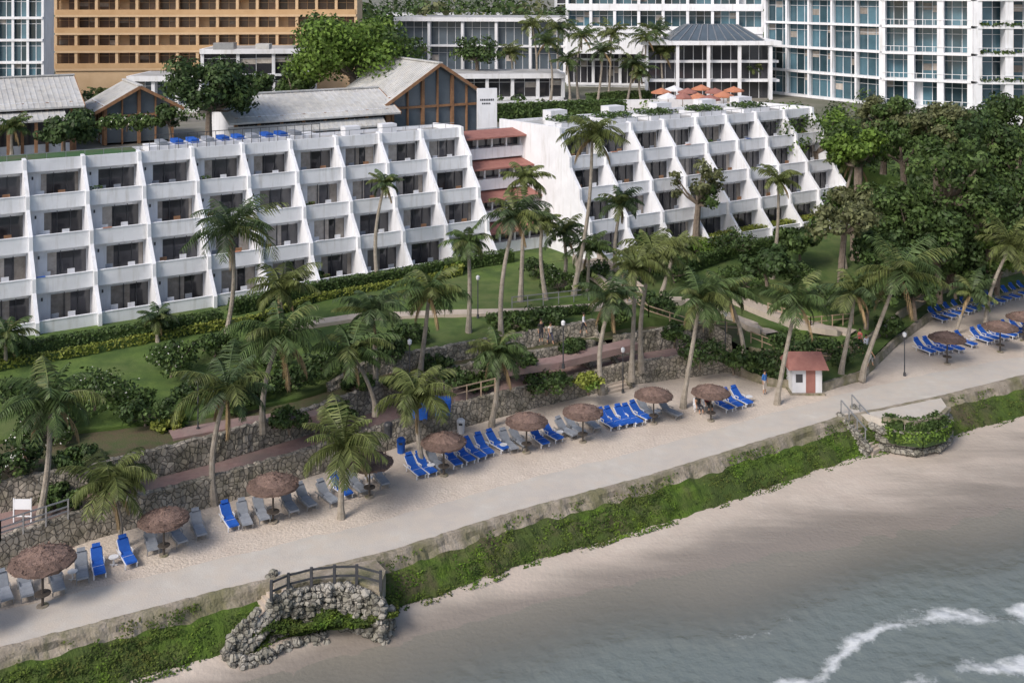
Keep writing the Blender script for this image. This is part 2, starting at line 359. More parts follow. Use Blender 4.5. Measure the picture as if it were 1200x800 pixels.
at=me.attributes.new('foam','FLOAT','POINT'); at.data.foreach_set('value',foam)
at=me.attributes.new('deep','FLOAT','POINT'); at.data.foreach_set('value',al)
me.polygons.foreach_set('use_smooth',[True]*len(fs))
wmat=bpy.data.materials.new('sea_water'); wmat.use_nodes=True; nt=wmat.node_tree;N=nt.nodes;L=nt.links;b=N['Principled BSDF'];out=N['Material Output']
fa=N.new('ShaderNodeAttribute');fa.attribute_name='foam'; da=N.new('ShaderNodeAttribute');da.attribute_name='deep'
tc=N.new('ShaderNodeTexCoord'); n=N.new('ShaderNodeTexNoise');n.inputs['Scale'].default_value=1.7;n.inputs['Detail'].default_value=10;n.inputs['Roughness'].default_value=.8;L.new(tc.outputs['Object'],n.inputs['Vector'])
ad=N.new('ShaderNodeMath');ad.operation='MULTIPLY_ADD';L.new(n.outputs['Fac'],ad.inputs[0]);ad.inputs[1].default_value=1.5;L.new(fa.outputs['Fac'],ad.inputs[2])
fr=N.new('ShaderNodeMapRange');fr.inputs['From Min'].default_value=1.08;fr.inputs['From Max'].default_value=1.6;L.new(ad.outputs[0],fr.inputs['Value'])
n3=N.new('ShaderNodeTexNoise');n3.inputs['Scale'].default_value=.25;n3.inputs['Detail'].default_value=5;L.new(tc.outputs['Object'],n3.inputs['Vector'])
wc=N.new('ShaderNodeMixRGB');wc.inputs['Color1'].default_value=(.19,.195,.175,1);wc.inputs['Color2'].default_value=(.25,.245,.22,1);L.new(n3.outputs['Fac'],wc.inputs['Fac'])
wd=N.new('ShaderNodeMixRGB');L.new(wc.outputs[0],wd.inputs['Color1']);wd.inputs['Color2'].default_value=(.175,.205,.195,1);L.new(da.outputs['Fac'],wd.inputs['Fac'])
mc=N.new('ShaderNodeMixRGB');L.new(fr.outputs[0],mc.inputs['Fac']);L.new(wd.outputs[0],mc.inputs['Color1']);mc.inputs['Color2'].default_value=(.66,.69,.7,1);L.new(mc.outputs[0],b.inputs['Base Color'])
fro=N.new('ShaderNodeMapRange');fro.inputs['To Min'].default_value=.16;fro.inputs['To Max'].default_value=.8;L.new(fr.outputs[0],fro.inputs['Value']);L.new(fro.outputs[0],b.inputs['Roughness'])
bp=N.new('ShaderNodeBump');bp.inputs['Strength'].default_value=.9;bp.inputs['Distance'].default_value=.18;n4=N.new('ShaderNodeTexNoise');n4.inputs['Scale'].default_value=1.3;n4.inputs['Detail'].default_value=7;L.new(tc.outputs['Object'],n4.inputs['Vector']);L.new(n4.outputs['Fac'],bp.inputs['Height']);L.new(bp.outputs[0],b.inputs['Normal'])
tr=N.new('ShaderNodeBsdfTransparent');tr.inputs['Color'].default_value=(.95,.98,.97,1);ms=N.new('ShaderNodeMixShader')
mx=N.new('ShaderNodeMath');mx.operation='MAXIMUM'
dm=N.new('ShaderNodeMapRange');dm.interpolation_type='SMOOTHSTEP';dm.inputs['To Min'].default_value=.0;dm.inputs['To Max'].default_value=.93;L.new(da.outputs['Fac'],dm.inputs['Value'])
mm_=N.new('ShaderNodeMath');mm_.operation='MULTIPLY';L.new(fr.outputs[0],mm_.inputs[0]);L.new(dm.outputs[0],mm_.inputs[1])
L.new(mm_.outputs[0],mx.inputs[0]);L.new(dm.outputs[0],mx.inputs[1])
L.new(mx.outputs[0],ms.inputs['Fac']);L.new(tr.outputs[0],ms.inputs[1]);L.new(b.outputs[0],ms.inputs[2]);L.new(ms.outputs[0],out.inputs['Surface'])
me.materials.append(wmat); o=bpy.data.objects.new('sea',me); bpy.context.collection.objects.link(o)
# ---------------------------------------------------------------- hotel wings
def wing(name,P0,nb,bw,zb,nf,fh,sb,depth,seed):
    rnd=random.Random(seed); B=Bld(name,(P0.x,P0.y,zb)); Lt=nb*bw
    def W(s,t,z): return Vector((P0.x,P0.y,0))+D*s+NN*t+Z*z
    def lb(part,s0,s1,t0,t1,za,zc,m): B[part].obox(W(s0,t0,za),D*(s1-s0),NN*(t1-t0),Z*(zc-za),m)
    T=[(nf-1-k)*sb for k in range(nf)]
    for k in range(nf):
        z=zb+k*fh; t=T[k]
        lb('floor_slabs',.14,Lt-.14,-2,t-.16,z-.22,z,white2)
        ww=t-2.5
        for i in range(nb):
            s0=i*bw+.15; s1=(i+1)*bw-.15
            B['parapets'].obox(W(s0,t-.14,z-.3),D*(s1-s0),NN*.14,Z*1.2,white)
            B['parapets'].obox(W(s0,t-.18,z+.902),D*(s1-s0),NN*.22,Z*.06,white)
            side=1.15
            lb('walls',s0,s0+side,ww-.2,ww,z+.01,z+fh-.23,white)
            lb('walls',s0+side,s1,ww-.2,ww,z+2.3,z+fh-.23,white)
            g0=s0+side; g1=s1; 
            lb('windows',g0,g1,ww-.16,ww-.12,z+.01,z+2.3,glass)
            for c in range(4):
                x=g0+(g1-g0)*c/3; x=min(x,g1-.06)
                lb('window_frames',x,x+.06,ww-.119,ww-.03,z+.012,z+2.299,darkmetal if c%3 else white2)
            lb('window_frames',g0+.061,g1-.061,ww-.117,ww-.035,z+2.2,z+2.298,white2)
            lb('wall_lights',s0+.5,s0+.62,ww,ww+.08,z+1.8,z+2.05,darkmetal)
            r=rnd.random()
            if r<.8:
                wd=(g1-g0)*(.1+.4*rnd.random()); 
                lb('curtains',g0+.08,g0+.08+wd,ww-.117,ww-.1,z+.05,z+2.18,curtain)
                if rnd.random()<.5: lb('curtains',g1-.1-wd*.6,g1-.1,ww-.117,ww-.1,z+.05,z+2.18,curtain)
            for c in range(2):
                cs=s0+.8+c*1.7+rnd.uniform(-.3,.3); ct=t-1.1+rnd.uniform(-.2,.2); mm=rnd.choice([white2,white2,brown,grayc])
                lb('balcony_chairs',cs,cs+.55,ct-.3,ct+.25,z+.38,z+.45,mm)
                lb('balcony_chairs',cs,cs+.55,ct-.36,ct-.3,z+.38,z+.98,mm)
                for (a,b2) in((0,-.3),(.5,-.3),(0,.2),(.5,.2)): lb('balcony_chairs',cs+a,cs+a+.05,ct+b2,ct+b2+.05,z,z+.379,mm)
            if rnd.random()<.6:
                cs=s0+1.55; lb('balcony_tables',cs,cs+.5,t-1.2,t-.7,z+.6,z+.64,white2); lb('balcony_tables',cs+.22,cs+.28,t-.98,t-.92,z,z+.6,darkmetal)
            if rnd.random()<.12:
                cs=s0+rnd.random()*2; lb('towels',cs,cs+.7,t-.2,t+.07,z+.964,z+.99,rnd.choice([bluec,white2,orange]))
            if rnd.random()<.1:
                for q in range(90): B['balcony_plants'].leaf(W(s0+rnd.uniform(.1,1.1),t-.25+rnd.uniform(-.25,.2),z+.85+rnd.uniform(0,.4)),.13,leafs['mid'],(0,0,1))
    zr=zb+nf*fh; tr=-sb
    lb('roof',.14,Lt-.14,-depth,tr-.16,zr-.22,zr,roofflat)
    lb('roof',.14,Lt-.14,-depth+.25,tr-1.2,zr+.004,zr+.05,roofflat)
    if name.endswith('wing'): lb('roof_lawn',.5,Lt-31,-depth+.5,tr-.9,zr+.055,zr+.4,roofgrass)
    for i in range(nb):
        s0=i*bw+.15; s1=(i+1)*bw-.15
        B['parapets'].obox(W(s0,tr-.16,zr-.35),D*(s1-s0),NN*.16,Z*1.0,white)
    lb('roof_rails',0.2,Lt-.2,tr-1.02,tr-.98,zr+1.0,zr+1.05,metal)
    for i in range(int(Lt/1.5)): lb('roof_rails',.3+i*1.5,.34+i*1.5,tr-1.02,tr-.98,zr,zr+1.0,metal)
    lb('walls',.14,Lt-.14,-depth-.01,-depth+.24,zb-1,zr+.3,white)
    for i in range(nb+1):
        full = (i==0 or i==nb)
        pts=[(T[0]-2.6 if not full else -depth,zb-1.2),(T[0]+.4,zb-1.2),(T[0]+.4,zb+.95)]
        for k in range(1,nf):
            pts+=[(T[k]+.75,zb+k*fh-.55),(T[k]+.42,zb+k*fh-.1),(T[k]+.36,zb+k*fh+.95)]
        pts+=[(tr+.75,zr-.55),(tr+.4,zr-.1),(tr+.32,zr+.72),(tr-.5,zr+.78)]
        if full: pts+=[(-depth,zr+.5)]
        else:
            pts+=[(tr-.5,zr-.25)]
            for k in range(nf-1,0,-1): pts+=[(T[k]-2.65,zb+k*fh+.5)]
        th=.14 if not full else .15
        s=i*bw; a=[W(s-th,t,z) for t,z in pts]; c=[W(s+th,t,z) for t,z in pts]; n=len(pts)
        B['fin_walls'].add(a+c,[tuple(range(n-1,-1,-1)),tuple(range(n,2*n))]+[(j,(j+1)%n,n+(j+1)%n,n+j) for j in range(n)],white)
    return B,W,zr
ROOF1=Vector((-5.2,108,0)); BW=4.5; NB1=15; SB=1.7; FH=2.9; ZB=4.0
P1=ROOF1-D*(NB1*BW)+NN*SB
B1,W1,zr=wing('terraced_hotel_wing',P1,NB1,BW,ZB,4,FH,SB,7.5,3)
LT=NB1*BW
def lb1(part,s0,s1,t0,t1,za,zc,m): B1[part].obox(W1(s0,t0,za),D*(s1-s0),NN*(t1-t0),Z*(zc-za),m)
lb1('roof_terrace',LT-30,LT-14,-7,-4.5,zr+.06,zr+.6,white2)
for i in range(10):
    s=LT-29+i*1.4; lb1('roof_sunbeds',s,s+.7,-6.8,-4.8,zr+.62,zr+.95,bluec if i%3 else grayc)
for i in range(20): lb1('roof_rails',LT-30+i*.84,LT-29.96+i*.84,-4.44,-4.4,zr+.0,zr+1.6,darkmetal)
lb1('roof_rails',LT-30,LT-14,-4.45,-4.39,zr+1.6,zr+1.66,darkmetal)
for s in (LT-11,LT-7): lb1('roof_units',s,s+1.6,-6.5,-5.3,zr+.06,zr+1.0,white2)
B1.done()
P2=Vector((4.7,107,0))+NN*SB
B2,W2,zr2=wing('terraced_hotel_annex',P2,8,BW,ZB,4,FH,SB,13.0,5)
for s in (3,9,15,22,29):
    B2['roof_planters'].obox(W2(s,-9,zr2+.05),D*4.2,NN*3.4,Z*.5,white2)
    for k in range(420): B2['roof_plants'].leaf(W2(s+U(.1,4.1),U(-9,-5.7),zr2+.55+abs(U(0,.5))),.22,leafs['mid'],(0,0,1))
for s in (5,13,20,27,33):
    B2['roof_boxes'].obox(W2(s,-12.2,zr2+.05),D*2.2,NN*1.6,Z*1.2,white2)
B2.done()
B=Bld('stair_block',(-3,110,4))
def WL_(s,t,z): return Vector((-5.2,108,0))+D*s+NN*t+Z*z
for k in range(4):
    z=4+k*2.9; t=4.2-k*1.5
    B['walls'].obox(WL_(.2,-6,z),D*8.0,NN*(t-.2+6),Z*1.1,white)
    B['windows'].obox(WL_(.25,-6,z+1.1),D*7.9,NN*(t-1.2+6),Z*1.25,glass)
    B['roofs'].add([WL_(.18,t-2.2,z+2.75),WL_(8.2,t-2.2,z+2.75),WL_(8.2,t+.6,z+2.3),WL_(.18,t+.6,z+2.3),WL_(.18,t-2.2,z+2.35),WL_(8.2,t-2.2,z+2.35),WL_(8.2,t+.6,z+2.15),WL_(.18,t+.6,z+2.15)],[(0,1,2,3),(3,2,6,7),(4,5,6,7),(0,3,7,4),(1,2,6,5)],redbrown)
    for q in range(5): B['columns'].obox(WL_(.6+q*1.75,t-.7,z+1.1),D*.18,NN*.18,Z*1.2,white)
B.done()
# ---------------------------------------------------------------- pavilions
def pavilion(name,E,Ln,hw,z0,ze,zrg,colmat,wallm,roofm,porch=0.0,dirv=None,nn=None):
    d=dirv or D; n=nn or NN; B=Bld(name,(E.x,E.y,z0))
    def W(s,t,z): return Vector((E.x,E.y,0))-d*s+n*t+Z*z
    ov=1.0; sl=(zrg-ze)/hw
    def slope(t0,za,t1,zb,part='roof',s0=-ov,s1=None):
        s1=Ln+ov if s1 is None else s1; ns=int((s1-s0)/.55)
        B[part].add([W(s0,t0,za),W(s1,t0,za),W(s1,t1,zb),W(s0,t1,zb),W(s0,t0,za-.18),W(s1,t0,za-.18),W(s1,t1,zb-.18),W(s0,t1,zb-.18)],[(0,1,2,3),(7,6,5,4),(0,3,7,4),(1,5,6,2),(3,2,6,7),(0,4,5,1)],roofm)
        for i in range(ns): 
            s=s0+i*.55; B['roof_seams'].beam(W(s,t0,za+.02),W(s,t1,zb+.02),.06,.06,roofm)
    slope(0,zrg,hw+1.2,ze-sl*1.2); slope(0,zrg,-hw-1.2,ze-sl*1.2)
    B['ridge_cap'].beam(W(-ov-.1,0,zrg+.08),W(Ln+ov,0,zrg+.08),.5,.15,roofm)
    for sg in(1,-1): B['bargeboards'].beam(W(-ov-.06,0,zrg-.1),W(-ov-.06,sg*(hw+1.2),ze-sl*1.2-.1),.08,.35,brown)
    for sg in (1,-1):
        B['walls'].obox(W(0,sg*hw-.15,z0),-d*Ln,n*.3,Z*.9,wallm)
        B['windows'].obox(W(.1,sg*hw-.05,z0+.9),-d*(Ln-.2),n*.1,Z*(ze-z0-1.2),glass)
        B['walls'].obox(W(0,sg*hw-.14,ze-.3),-d*Ln,n*.28,Z*.3,wallm)
        k=0
        while k*2.4<=Ln: 
            B['columns'].obox(W(k*2.4,sg*(hw+.02)-.18,z0),-d*.3,n*.42,Z*(ze-z0-.05),colmat); k+=1
    g=[W(-.01,-hw+.1,z0+.2),W(-.01,hw-.1,z0+.2),W(-.01,hw-.1,ze-.1),W(-.01,0,zrg-.35),W(-.01,-hw+.1,ze-.1)]
    B['windows'].add(g,[(0,1,2,3,4)],slate)
    g2=[p-d*Ln for p in g]; B['walls'].add(g2,[(0,1,2,3,4)],wallm)
    nm=max(4,int(hw*2/1.6))
    for i in range(nm+1):
        t=-hw+i*2*hw/nm; h=ze+(zrg-ze)*(1-abs(t)/hw)-.25
        w=.34 if i%2==0 else .14
        B['columns'].obox(W(.0,t-w/2,z0),d*.35,n*w,Z*(h-z0),colmat)
    B['columns'].obox(W(0,-hw,ze-1.4),d*.3,n*2*hw,Z*.25,colmat)
    if porch>0:
        slope(hw+.8,ze-.9,hw+porch,ze-1.6,'porch_roof',1.0)
        k=0
        while k*2.6+1.2<=Ln:
            B['porch_columns'].obox(W(1.2+k*2.6,hw+porch-.6,z0),-d*.3,n*.3,Z*(ze-z0-1.6),colmat); k+=1
    B.done(); return W
gd=Vector((.5,-.866,0)); gn=Vector((-.866,-.5,0))
pavilion('restaurant_pavilion',Vector((-8.6,122.0,0)),13,5.6,12.95,18.2,21.8,brown,white2,roofgray,0,gd,gn)
pavilion('restaurant_hall',Vector((-16.2,121.4,0)),17,4.8,12.95,17.2,19.0,brown,white2,roofgray,1.8)
mb=MB(); p=Vector((-3.9,120.6,13)); mb.obox(p,Vector((2.2,.5,0)),Vector((-.1,.35,0)),Z*6.0,white)
for i in range(8): mb.obox(p+Vector((.3+i*.2,.068+i*.045,4.6)),Vector((.13,.03,0)),Vector((.005,-.03,0)),Z*.22,darkmetal)
for i in range(5): mb.obox(p+Vector((.5+i*.2,.113+i*.045,4.2)),Vector((.13,.03,0)),Vector((.005,-.03,0)),Z*.18,darkmetal)
mb.obj('sign_wall')
pavilion('beach_club_building',Vector((-50,119,0)),30,5.5,12.95,18.3,20.6,brown,white,roofgray,3)
pavilion('garden_pavilion',Vector((-42,120,0)),8,3.6,12.95,17.4,19.4,brown,white2,roofgray,0,gd,gn)
# ---------------------------------------------------------------- back hotels
def facade(B,p0,p1,z0,nf,fh,bw,out,wm,gm,para='solid',cols=True,colw=.5,mull=3,top=True,pm=None,deep=18):
    d=(p1-p0); Ln=d.length; d=d/Ln; n=Vector((d.y,-d.x,0)); 
    if n.y>0: n=-n
    pm=pm or wm
    def W(s,t,z): return Vector((p0.x,p0.y,0))+d*s+n*t+Z*z
    nb=max(1,round(Ln/bw)); b=Ln/nb
    for k in range(nf):
        z=z0+k*fh
        B['floor_slabs'].obox(W(-.05,-.2,z-.3),d*(Ln+.1),n*(out+.2),Z*.35,wm)
        for i in range(nb):
            solid = (para=='solid' or para=='rail') and R()<.12
            for q in range(mull):
                s=i*b+q*b/mull; w=b/mull
                B['windows'].obox(W(s+.04,-.3,z+.06),d*(w-.08),n*.1,Z*(fh-.37),wm if (solid and q==0) else gm)
                if R()<.22: B['blinds'].obox(W(s+.1,-.19,z+fh*(.3+.4*R())),d*(w-.2),n*.03,Z*(fh*.25),curtain)
                B['window_frames'].obox(W(s-.04,-.31,z+.052),d*.08,n*.18,Z*(fh-.36),wm)
            B['window_frames'].obox(W(i*b+.05,-.199,z+fh*.68),d*(b-.1),n*.05,Z*.07,wm)
        if para=='solid':
            B['balustrades'].obox(W(0,out-.12,z+.052),d*Ln,n*.115,Z*.85,pm)
        elif para=='rail':
            B['balustrades'].obox(W(0,out-.1,z+.85),d*Ln,n*.06,Z*.07,pm)
            for i in range(int(Ln/1.2)): B['balustrades'].obox(W(i*1.2,out-.09,z+.052),d*.05,n*.04,Z*.8,pm)
        if cols:
            for i in range(nb+1):
                B['columns'].obox(W(i*b-colw/2,out*.2,z+.052),d*colw,n*(out*.8-.13),Z*(fh-.354),wm)
    z=z0+nf*fh
    if top: 
        B['roof'].obox(W(-.3,-deep,z-.3),d*(Ln+.6),n*(deep+out+.25),Z*.75,wm)
        B['roof_surface'].obox(W(.2,-deep+.3,z+.454),d*(Ln-.4),n*(deep+out-.3),Z*.03,roofflat)
    B['walls'].obox(W(0,-deep+.1,z0-4),d*Ln,n*(deep-.5),Z*(nf*fh+3.6),wm)
    B['walls'].obox(W(0,-.5,z0-4),d*Ln,n*(out+.3),Z*3.68,wm)
B=Bld('glass_hotel',(50,165,13))
pa=Vector((43,179,0)); pb=Vector((55.5,159,0)); pc=Vector((66,153,0)); pd=Vector((100,150,0))
facade(B,Vector((10,190,0)),Vector((43,183,0)),23.0,3,3.9,4,1.5,white,teal,'solid',mull=3)
facade(B,Vector((10,193,0)),Vector((43,186,0)),13.5,2,4.4,5,1.0,white,glass,'none',mull=4,top=False)
facade(B,pa,pb,13.3,5,3.9,4.5,.9,white,teal,'none',colw=.35,mull=3)
facade(B,pb,pc,13.3,5,3.9,4,1.9,white,teal,'rail',colw=.9,mull=3)
facade(B,pc,pd,13.3,5,3.9,4.2,2.6,white,teal,'rail',colw=1.1,mull=3)
for i in range(2200):
    s=R()*34; k=random.choice([1,2,3,4]); B['planter_greenery'].leaf(pc+Vector((s,-s*.088-2.65,13.3+k*3.9+U(.1,.55))),.26,leafs['mid'])
B.done()
B=Bld('conference_building',(20,190,13))
facade(B,Vector((-22,205,0)),Vector((10,200,0)),15,2,4.8,6,1.5,white2,slate,'none',mull=4)
c=Vector((32.5,174,0))
B['lantern_roof'].add([c+Vector((-7.5,-5,22.2)),c+Vector((7.5,-5,22.2)),c+Vector((7.5,6,22.2)),c+Vector((-7.5,6,22.2)),c+Vector((-4,-1,24.6)),c+Vector((4,-1,24.6)),c+Vector((4,3,24.6)),c+Vector((-4,3,24.6))],[(0,1,5,4),(1,2,6,5),(2,3,7,6),(3,0,4,7),(4,5,6,7)],slate)
for i in range(11):
    t=i/10; B['lantern_ribs'].beam(c+Vector((-7.5+15*t,-5.02,22.25)),c+Vector((-4+8*t,-1.02,24.65)),.16,.1,metal)
B['lobby_canopy'].obox(c+Vector((-12,-6,21.5)),(22,0,0),(0,13,0),(0,0,.65),white)
for i in range(5): B['lobby_columns'].obox(c+Vector((-11.5+i*4.9,-5.7,12.9)),(.5,0,0),(0,.5,0),(0,0,8.6),white)
for k in range(2): B['lobby_slabs'].obox(c+Vector((-12,-4.5+k*.5,15.6+k*3)),(22,0,0),(0,4,0),(0,0,.4),white)
B['lobby_glass'].obox(c+Vector((-11,-3,12.9)),(20,0,0),(0,.2,0),(0,0,8.6),glass)
for i in range(14): B['lobby_frames'].obox(c+Vector((-11+i*1.5,-3.1,12.9)),(.1,0,0),(0,.09,0),(0,0,8.6),white2)
B.done()
B=Bld('beige_hotel',(-50,175,15))
facade(B,Vector((-74,174,0)),Vector((-26,178,0)),17.4,6,2.9,3.3,1.5,beige,brownglass,'solid',colw=.45,mull=2,pm=beige_d)
B.done()
B=Bld('white_tower',(-78,150,13))
facade(B,Vector((-92,148,0)),Vector((-65.5,149,0)),14,7,3.1,2.1,.35,white,teal,'none',colw=.35,mull=2,deep=4)
B.done()
B=Bld('service_building',(-45,150,13))
facade(B,Vector((-54,152,0)),Vector((-44,152,0)),14,1,3.6,3,1.6,white2,slate,'none',mull=2,deep=8)
facade(B,Vector((-47,162,0)),Vector((-31,163,0)),14,2,3.4,5,.4,white2,glass,'none',mull=2,deep=10)
B['roof_vents'].obox((-44,157,21.4),(3,0,0),(0,2,0),(0,0,1),metal); B['roof_vents'].obox((-38,158,21.4),(2,0,0),(0,2,0),(0,0,.8),roofgray)
B.done()
B=Bld('low_terrace_building',(-10,170,13))
facade(B,Vector((-24,168,0)),Vector((8,170,0)),13.2,1,3.4,4,1.8,white2,glass,'none',mull=2,deep=8)
B.done()
for (x,y,w,h) in ((-20,330,40,12),(40,360,50,20),(-90,340,40,24),(110,330,50,30)):
    B=Bld('distant_building',(x,y,13)); facade(B,Vector((x-w/2,y,0)),Vector((x+w/2,y,0)),13,int(h/3.2),3.2,5,.6,white2,glass,'none',mull=1); B.done()
mb=MB(); a=Vector((-9,150,12.9)); mb.obox(a,(40,4,0),(-.02,.3,0),(0,0,1.6),white2); mb.obj('garden_wall')
mb=MB(); a=Vector((-34,142,12.9)); mb.obox(a,(24,6,0),(-.1,.3,0),(0,0,2.0),white2); mb.obj('garden_wall')
mb=MB(); mb.add([Vector((8,128,13.0)),Vector((38,146,13.0)),Vector((38,165,13.0)),Vector((2,160,13.0))],[(0,1,2,3)],palepath); mb.obj('pool_deck')
# ---------------------------------------------------------------- vegetation
def broad_tree(name,x,y,z0,hgt,rx,rz,kind,nl=2600,ls=.33,seed=0,ncl=None,flowers=None,trunk=True,sparse=1.0):
    rnd=random.Random(seed*13+5); mb=MB(); cz=hgt-rz
    ncl=ncl or int(16+rx*3); cl=[]
    for i in range(ncl):
        th=rnd.uniform(0,2*math.pi); ph=rnd.uniform(-.5,1)
        rr=rnd.uniform(.45,.9); c=Vector((math.cos(th)*math.sqrt(max(0,1-ph*ph*.8))*rx*rr,math.sin(th)*math.sqrt(max(0,1-ph*ph*.8))*rx*rr,cz+ph*rz*rr))
        cl.append((c,rnd.uniform(.18,.36)*rx))
    if trunk:
        r0=max(.1,.05*hgt); bend=Vector((rnd.uniform(-.4,.4),rnd.uniform(-.4,.4),0))
        fk=Vector((0,0,max(.3,cz-rz*.5)))+bend
        mb.tube([(0,0,-.4),Vector((0,0,fk.z*.5))+bend*.3,fk],[r0,r0*.8,r0*.65],bark2,7)
        for c,r in cl[:12]:
            m1=fk.lerp(c,.5)+Vector((0,0,-.1*rz)); mb.tube([fk,m1,c],[r0*.42,r0*.25,r0*.08],bark2,5)
    tot=sum(r*r for c,r in cl)
    alt={'dark':'mid','mid':'dark','bright':'mid','yellow':'lime','lime':'bright','olive':'mid'}[kind]
    for c,r in cl:
        n=int(nl*r*r/tot); kk=alt if rnd.random()<.25 else kind
        for i in range(n):
            v=Vector((rnd.gauss(0,1),rnd.gauss(0,1),rnd.gauss(0,1)+.25))
            if v.length<.01: continue
            v.normalize(); q=c+Vector((v.x*r,v.y*r,v.z*r*.72))*rnd.uniform(.55,1.2)*sparse
            mb.leaf(q,ls,leafs[kk],v)
            if flowers and rnd.random()<.06: mb.leaf(q+v*.1,ls*.45,flowers,v)
    return mb.obj(name,loc=(x,y,z0))
def tree_px(name,bu,bv,z,cu,cv,wpx,hpx,kind,**k):
    p=G(bu,bv,z); s=F/p.y
    cz=H-(cv-VH)/s; rx=wpx/2/s; rz=hpx/2/s
    hg=cz+rz-z
    return broad_tree(name,(p.x+(cu-600)/s)/2,p.y,z,max(hg,.8),rx,min(rz,hg*.5),kind,**k)
sd=0
def T(*a,**k):
    global sd; sd+=1; return tree_px(*a,seed=sd,**k)
T('rain_tree',416,148,13,416,66,156,94,'bright',nl=15000,ls=.3,ncl=56)
T('shade_tree',245,160,15.6,244,108,112,86,'dark',nl=6500,ls=.26)
T('yellow_flowering_tree',120,88,13.5,120,42,66,62,'yellow',nl=3200,ls=.28)
T('garden_tree',165,150,15.6,132,155,60,34,'mid',nl=2000,ls=.22,flowers=flower); T('garden_tree',75,175,15.6,75,156,74,50,'dark',nl=2800,ls=.24)
T('garden_tree',300,125,14,300,100,50,40,'dark',nl=1800,ls=.26); T('garden_tree',345,148,13,340,98,56,40,'mid',nl=2200,ls=.26)
T('garden_tree',605,60,14,602,35,60,48,'mid',nl=1600); T('garden_tree',560,70,14,560,42,60,40,'dark',nl=1500)
T('garden_tree',600,105,14,520,62,60,40,'dark',nl=1500); T('garden_tree',205,160,15.6,195,140,40,34,'dark',nl=1500,ls=.24)
T('garden_tree',480,40,14,470,22,90,46,'dark',nl=2500,ls=.35); T('garden_tree',540,30,14,540,16,80,40,'mid',nl=2500,ls=.35)
T('garden_tree',240,90,14,215,72,50,30,'dark',nl=1500,ls=.3); T('garden_tree',300,86,14,280,66,50,34,'mid',nl=1500,ls=.3)
RT=[(955,250,4,962,160,115,80,'bright'),(1000,300,4,1010,180,70,60,'bright'),(1070,330,3,1065,260,110,90,'mid'),(1110,330,3,1120,210,120,100,'mid'),(1165,330,3,1160,250,120,110,'mid'),
 (1200,300,4,1195,200,110,110,'mid'),(1140,250,8,1145,165,110,70,'dark'),(1060,240,8,1060,175,100,70,'mid'),(1100,260,7,1100,150,80,50,'olive'),(1190,210,9,1195,140,90,60,'dark'),
 (1010,300,4,990,245,90,60,'olive'),(1035,345,3,1040,300,90,60,'mid'),(1100,350,2,1100,290,100,80,'dark'),(1160,340,2,1175,300,80,60,'bright'),(1230,320,2,1230,270,110,90,'dark'),
 (905,330,4,893,308,64,50,'dark'),(1010,380,2,1020,345,70,50,'mid'),(940,300,4,935,285,60,40,'mid'),(1260,260,6,1260,180,120,110,'mid'),(1320,300,4,1320,210,140,130,'dark'),(1040,200,11,1030,140,60,50,'olive'),(1110,345,2,1130,325,80,44,'dark'),(1070,370,1.3,1075,340,60,40,'dark')]
for t in RT: T('broadleaf_tree',*t,nl=4200,ls=.25)
T('umbrella_tree',818,290,4,812,222,66,70,'olive',nl=1300,ls=.24,ncl=14)
T('rain_tree',985,340,4,985,262,90,46,'olive',nl=1500,ls=.25,ncl=16)
SH=[(110,480,110,50,'mid',1),(200,440,70,50,'mid',1),(55,515,80,44,'dark',1),(170,495,70,40,'mid',0),(250,420,60,40,'mid',0),(130,575,60,34,'mid',0),(70,595,50,30,'mid',0),(15,560,70,50,'dark',1),(300,465,60,30,'dark',0),
 (560,455,40,22,'mid',0),(640,455,60,20,'mid',0),(580,430,50,20,'dark',0),(690,455,40,22,'lime',0),(820,425,60,30,'dark',0),(860,432,50,30,'mid',0),(905,438,60,34,'dark',0),(985,425,60,34,'dark',0),(930,415,60,34,'dark',0),(1040,395,40,30,'mid',0),
 (640,378,60,22,'dark',0),(600,385,50,18,'mid',0),(480,400,50,24,'dark',0),(420,405,60,24,'mid',0),(370,330,30,16,'mid',0),(655,340,50,30,'mid',1),(630,325,40,26,'dark',0),(700,330,40,30,'mid',0),(790,330,60,34,'mid',0),(770,365,50,26,'dark',0),(720,380,50,26,'mid',0),(860,300,60,36,'dark',0),(870,340,60,36,'mid',0),(760,300,50,34,'mid',0),(820,300,40,24,'bright',0),(560,300,26,20,'mid',1),(530,320,30,18,'lime',0),(350,455,60,34,'dark',0),(510,435,40,24,'dark',0),(340,500,50,24,'mid',0),(30,470,60,34,'dark',0),(930,330,60,30,'mid',0),(960,360,50,30,'dark',0),(320,430,50,26,'mid',0),(380,440,60,30,'dark',0),(395,415,40,20,'bright',0),(450,418,60,20,'dark',0),(230,465,50,28,'dark',1),
 (470,455,40,20,'mid',0),(530,450,40,18,'dark',0),(610,428,40,14,'mid',0),(670,412,40,16,'dark',0),(420,458,50,22,'mid',0),(280,480,46,22,'mid',0),(90,545,50,24,'dark',0),(200,500,40,20,'lime',0),(395,490,40,20,'mid',0),(790,400,40,24,'mid',0),(750,330,34,24,'dark',0)]
for (u,v,w,h,k,fl) in SH:
    p=GG(u,v); s=F/p.y; broad_tree('shrub',p.x,p.y,p.z-.1,h/s*.85,w/2/s,h/2.3/s,k,nl=int(500+w*13),ls=.15,seed=int(u+v),flowers=flower if fl else None)
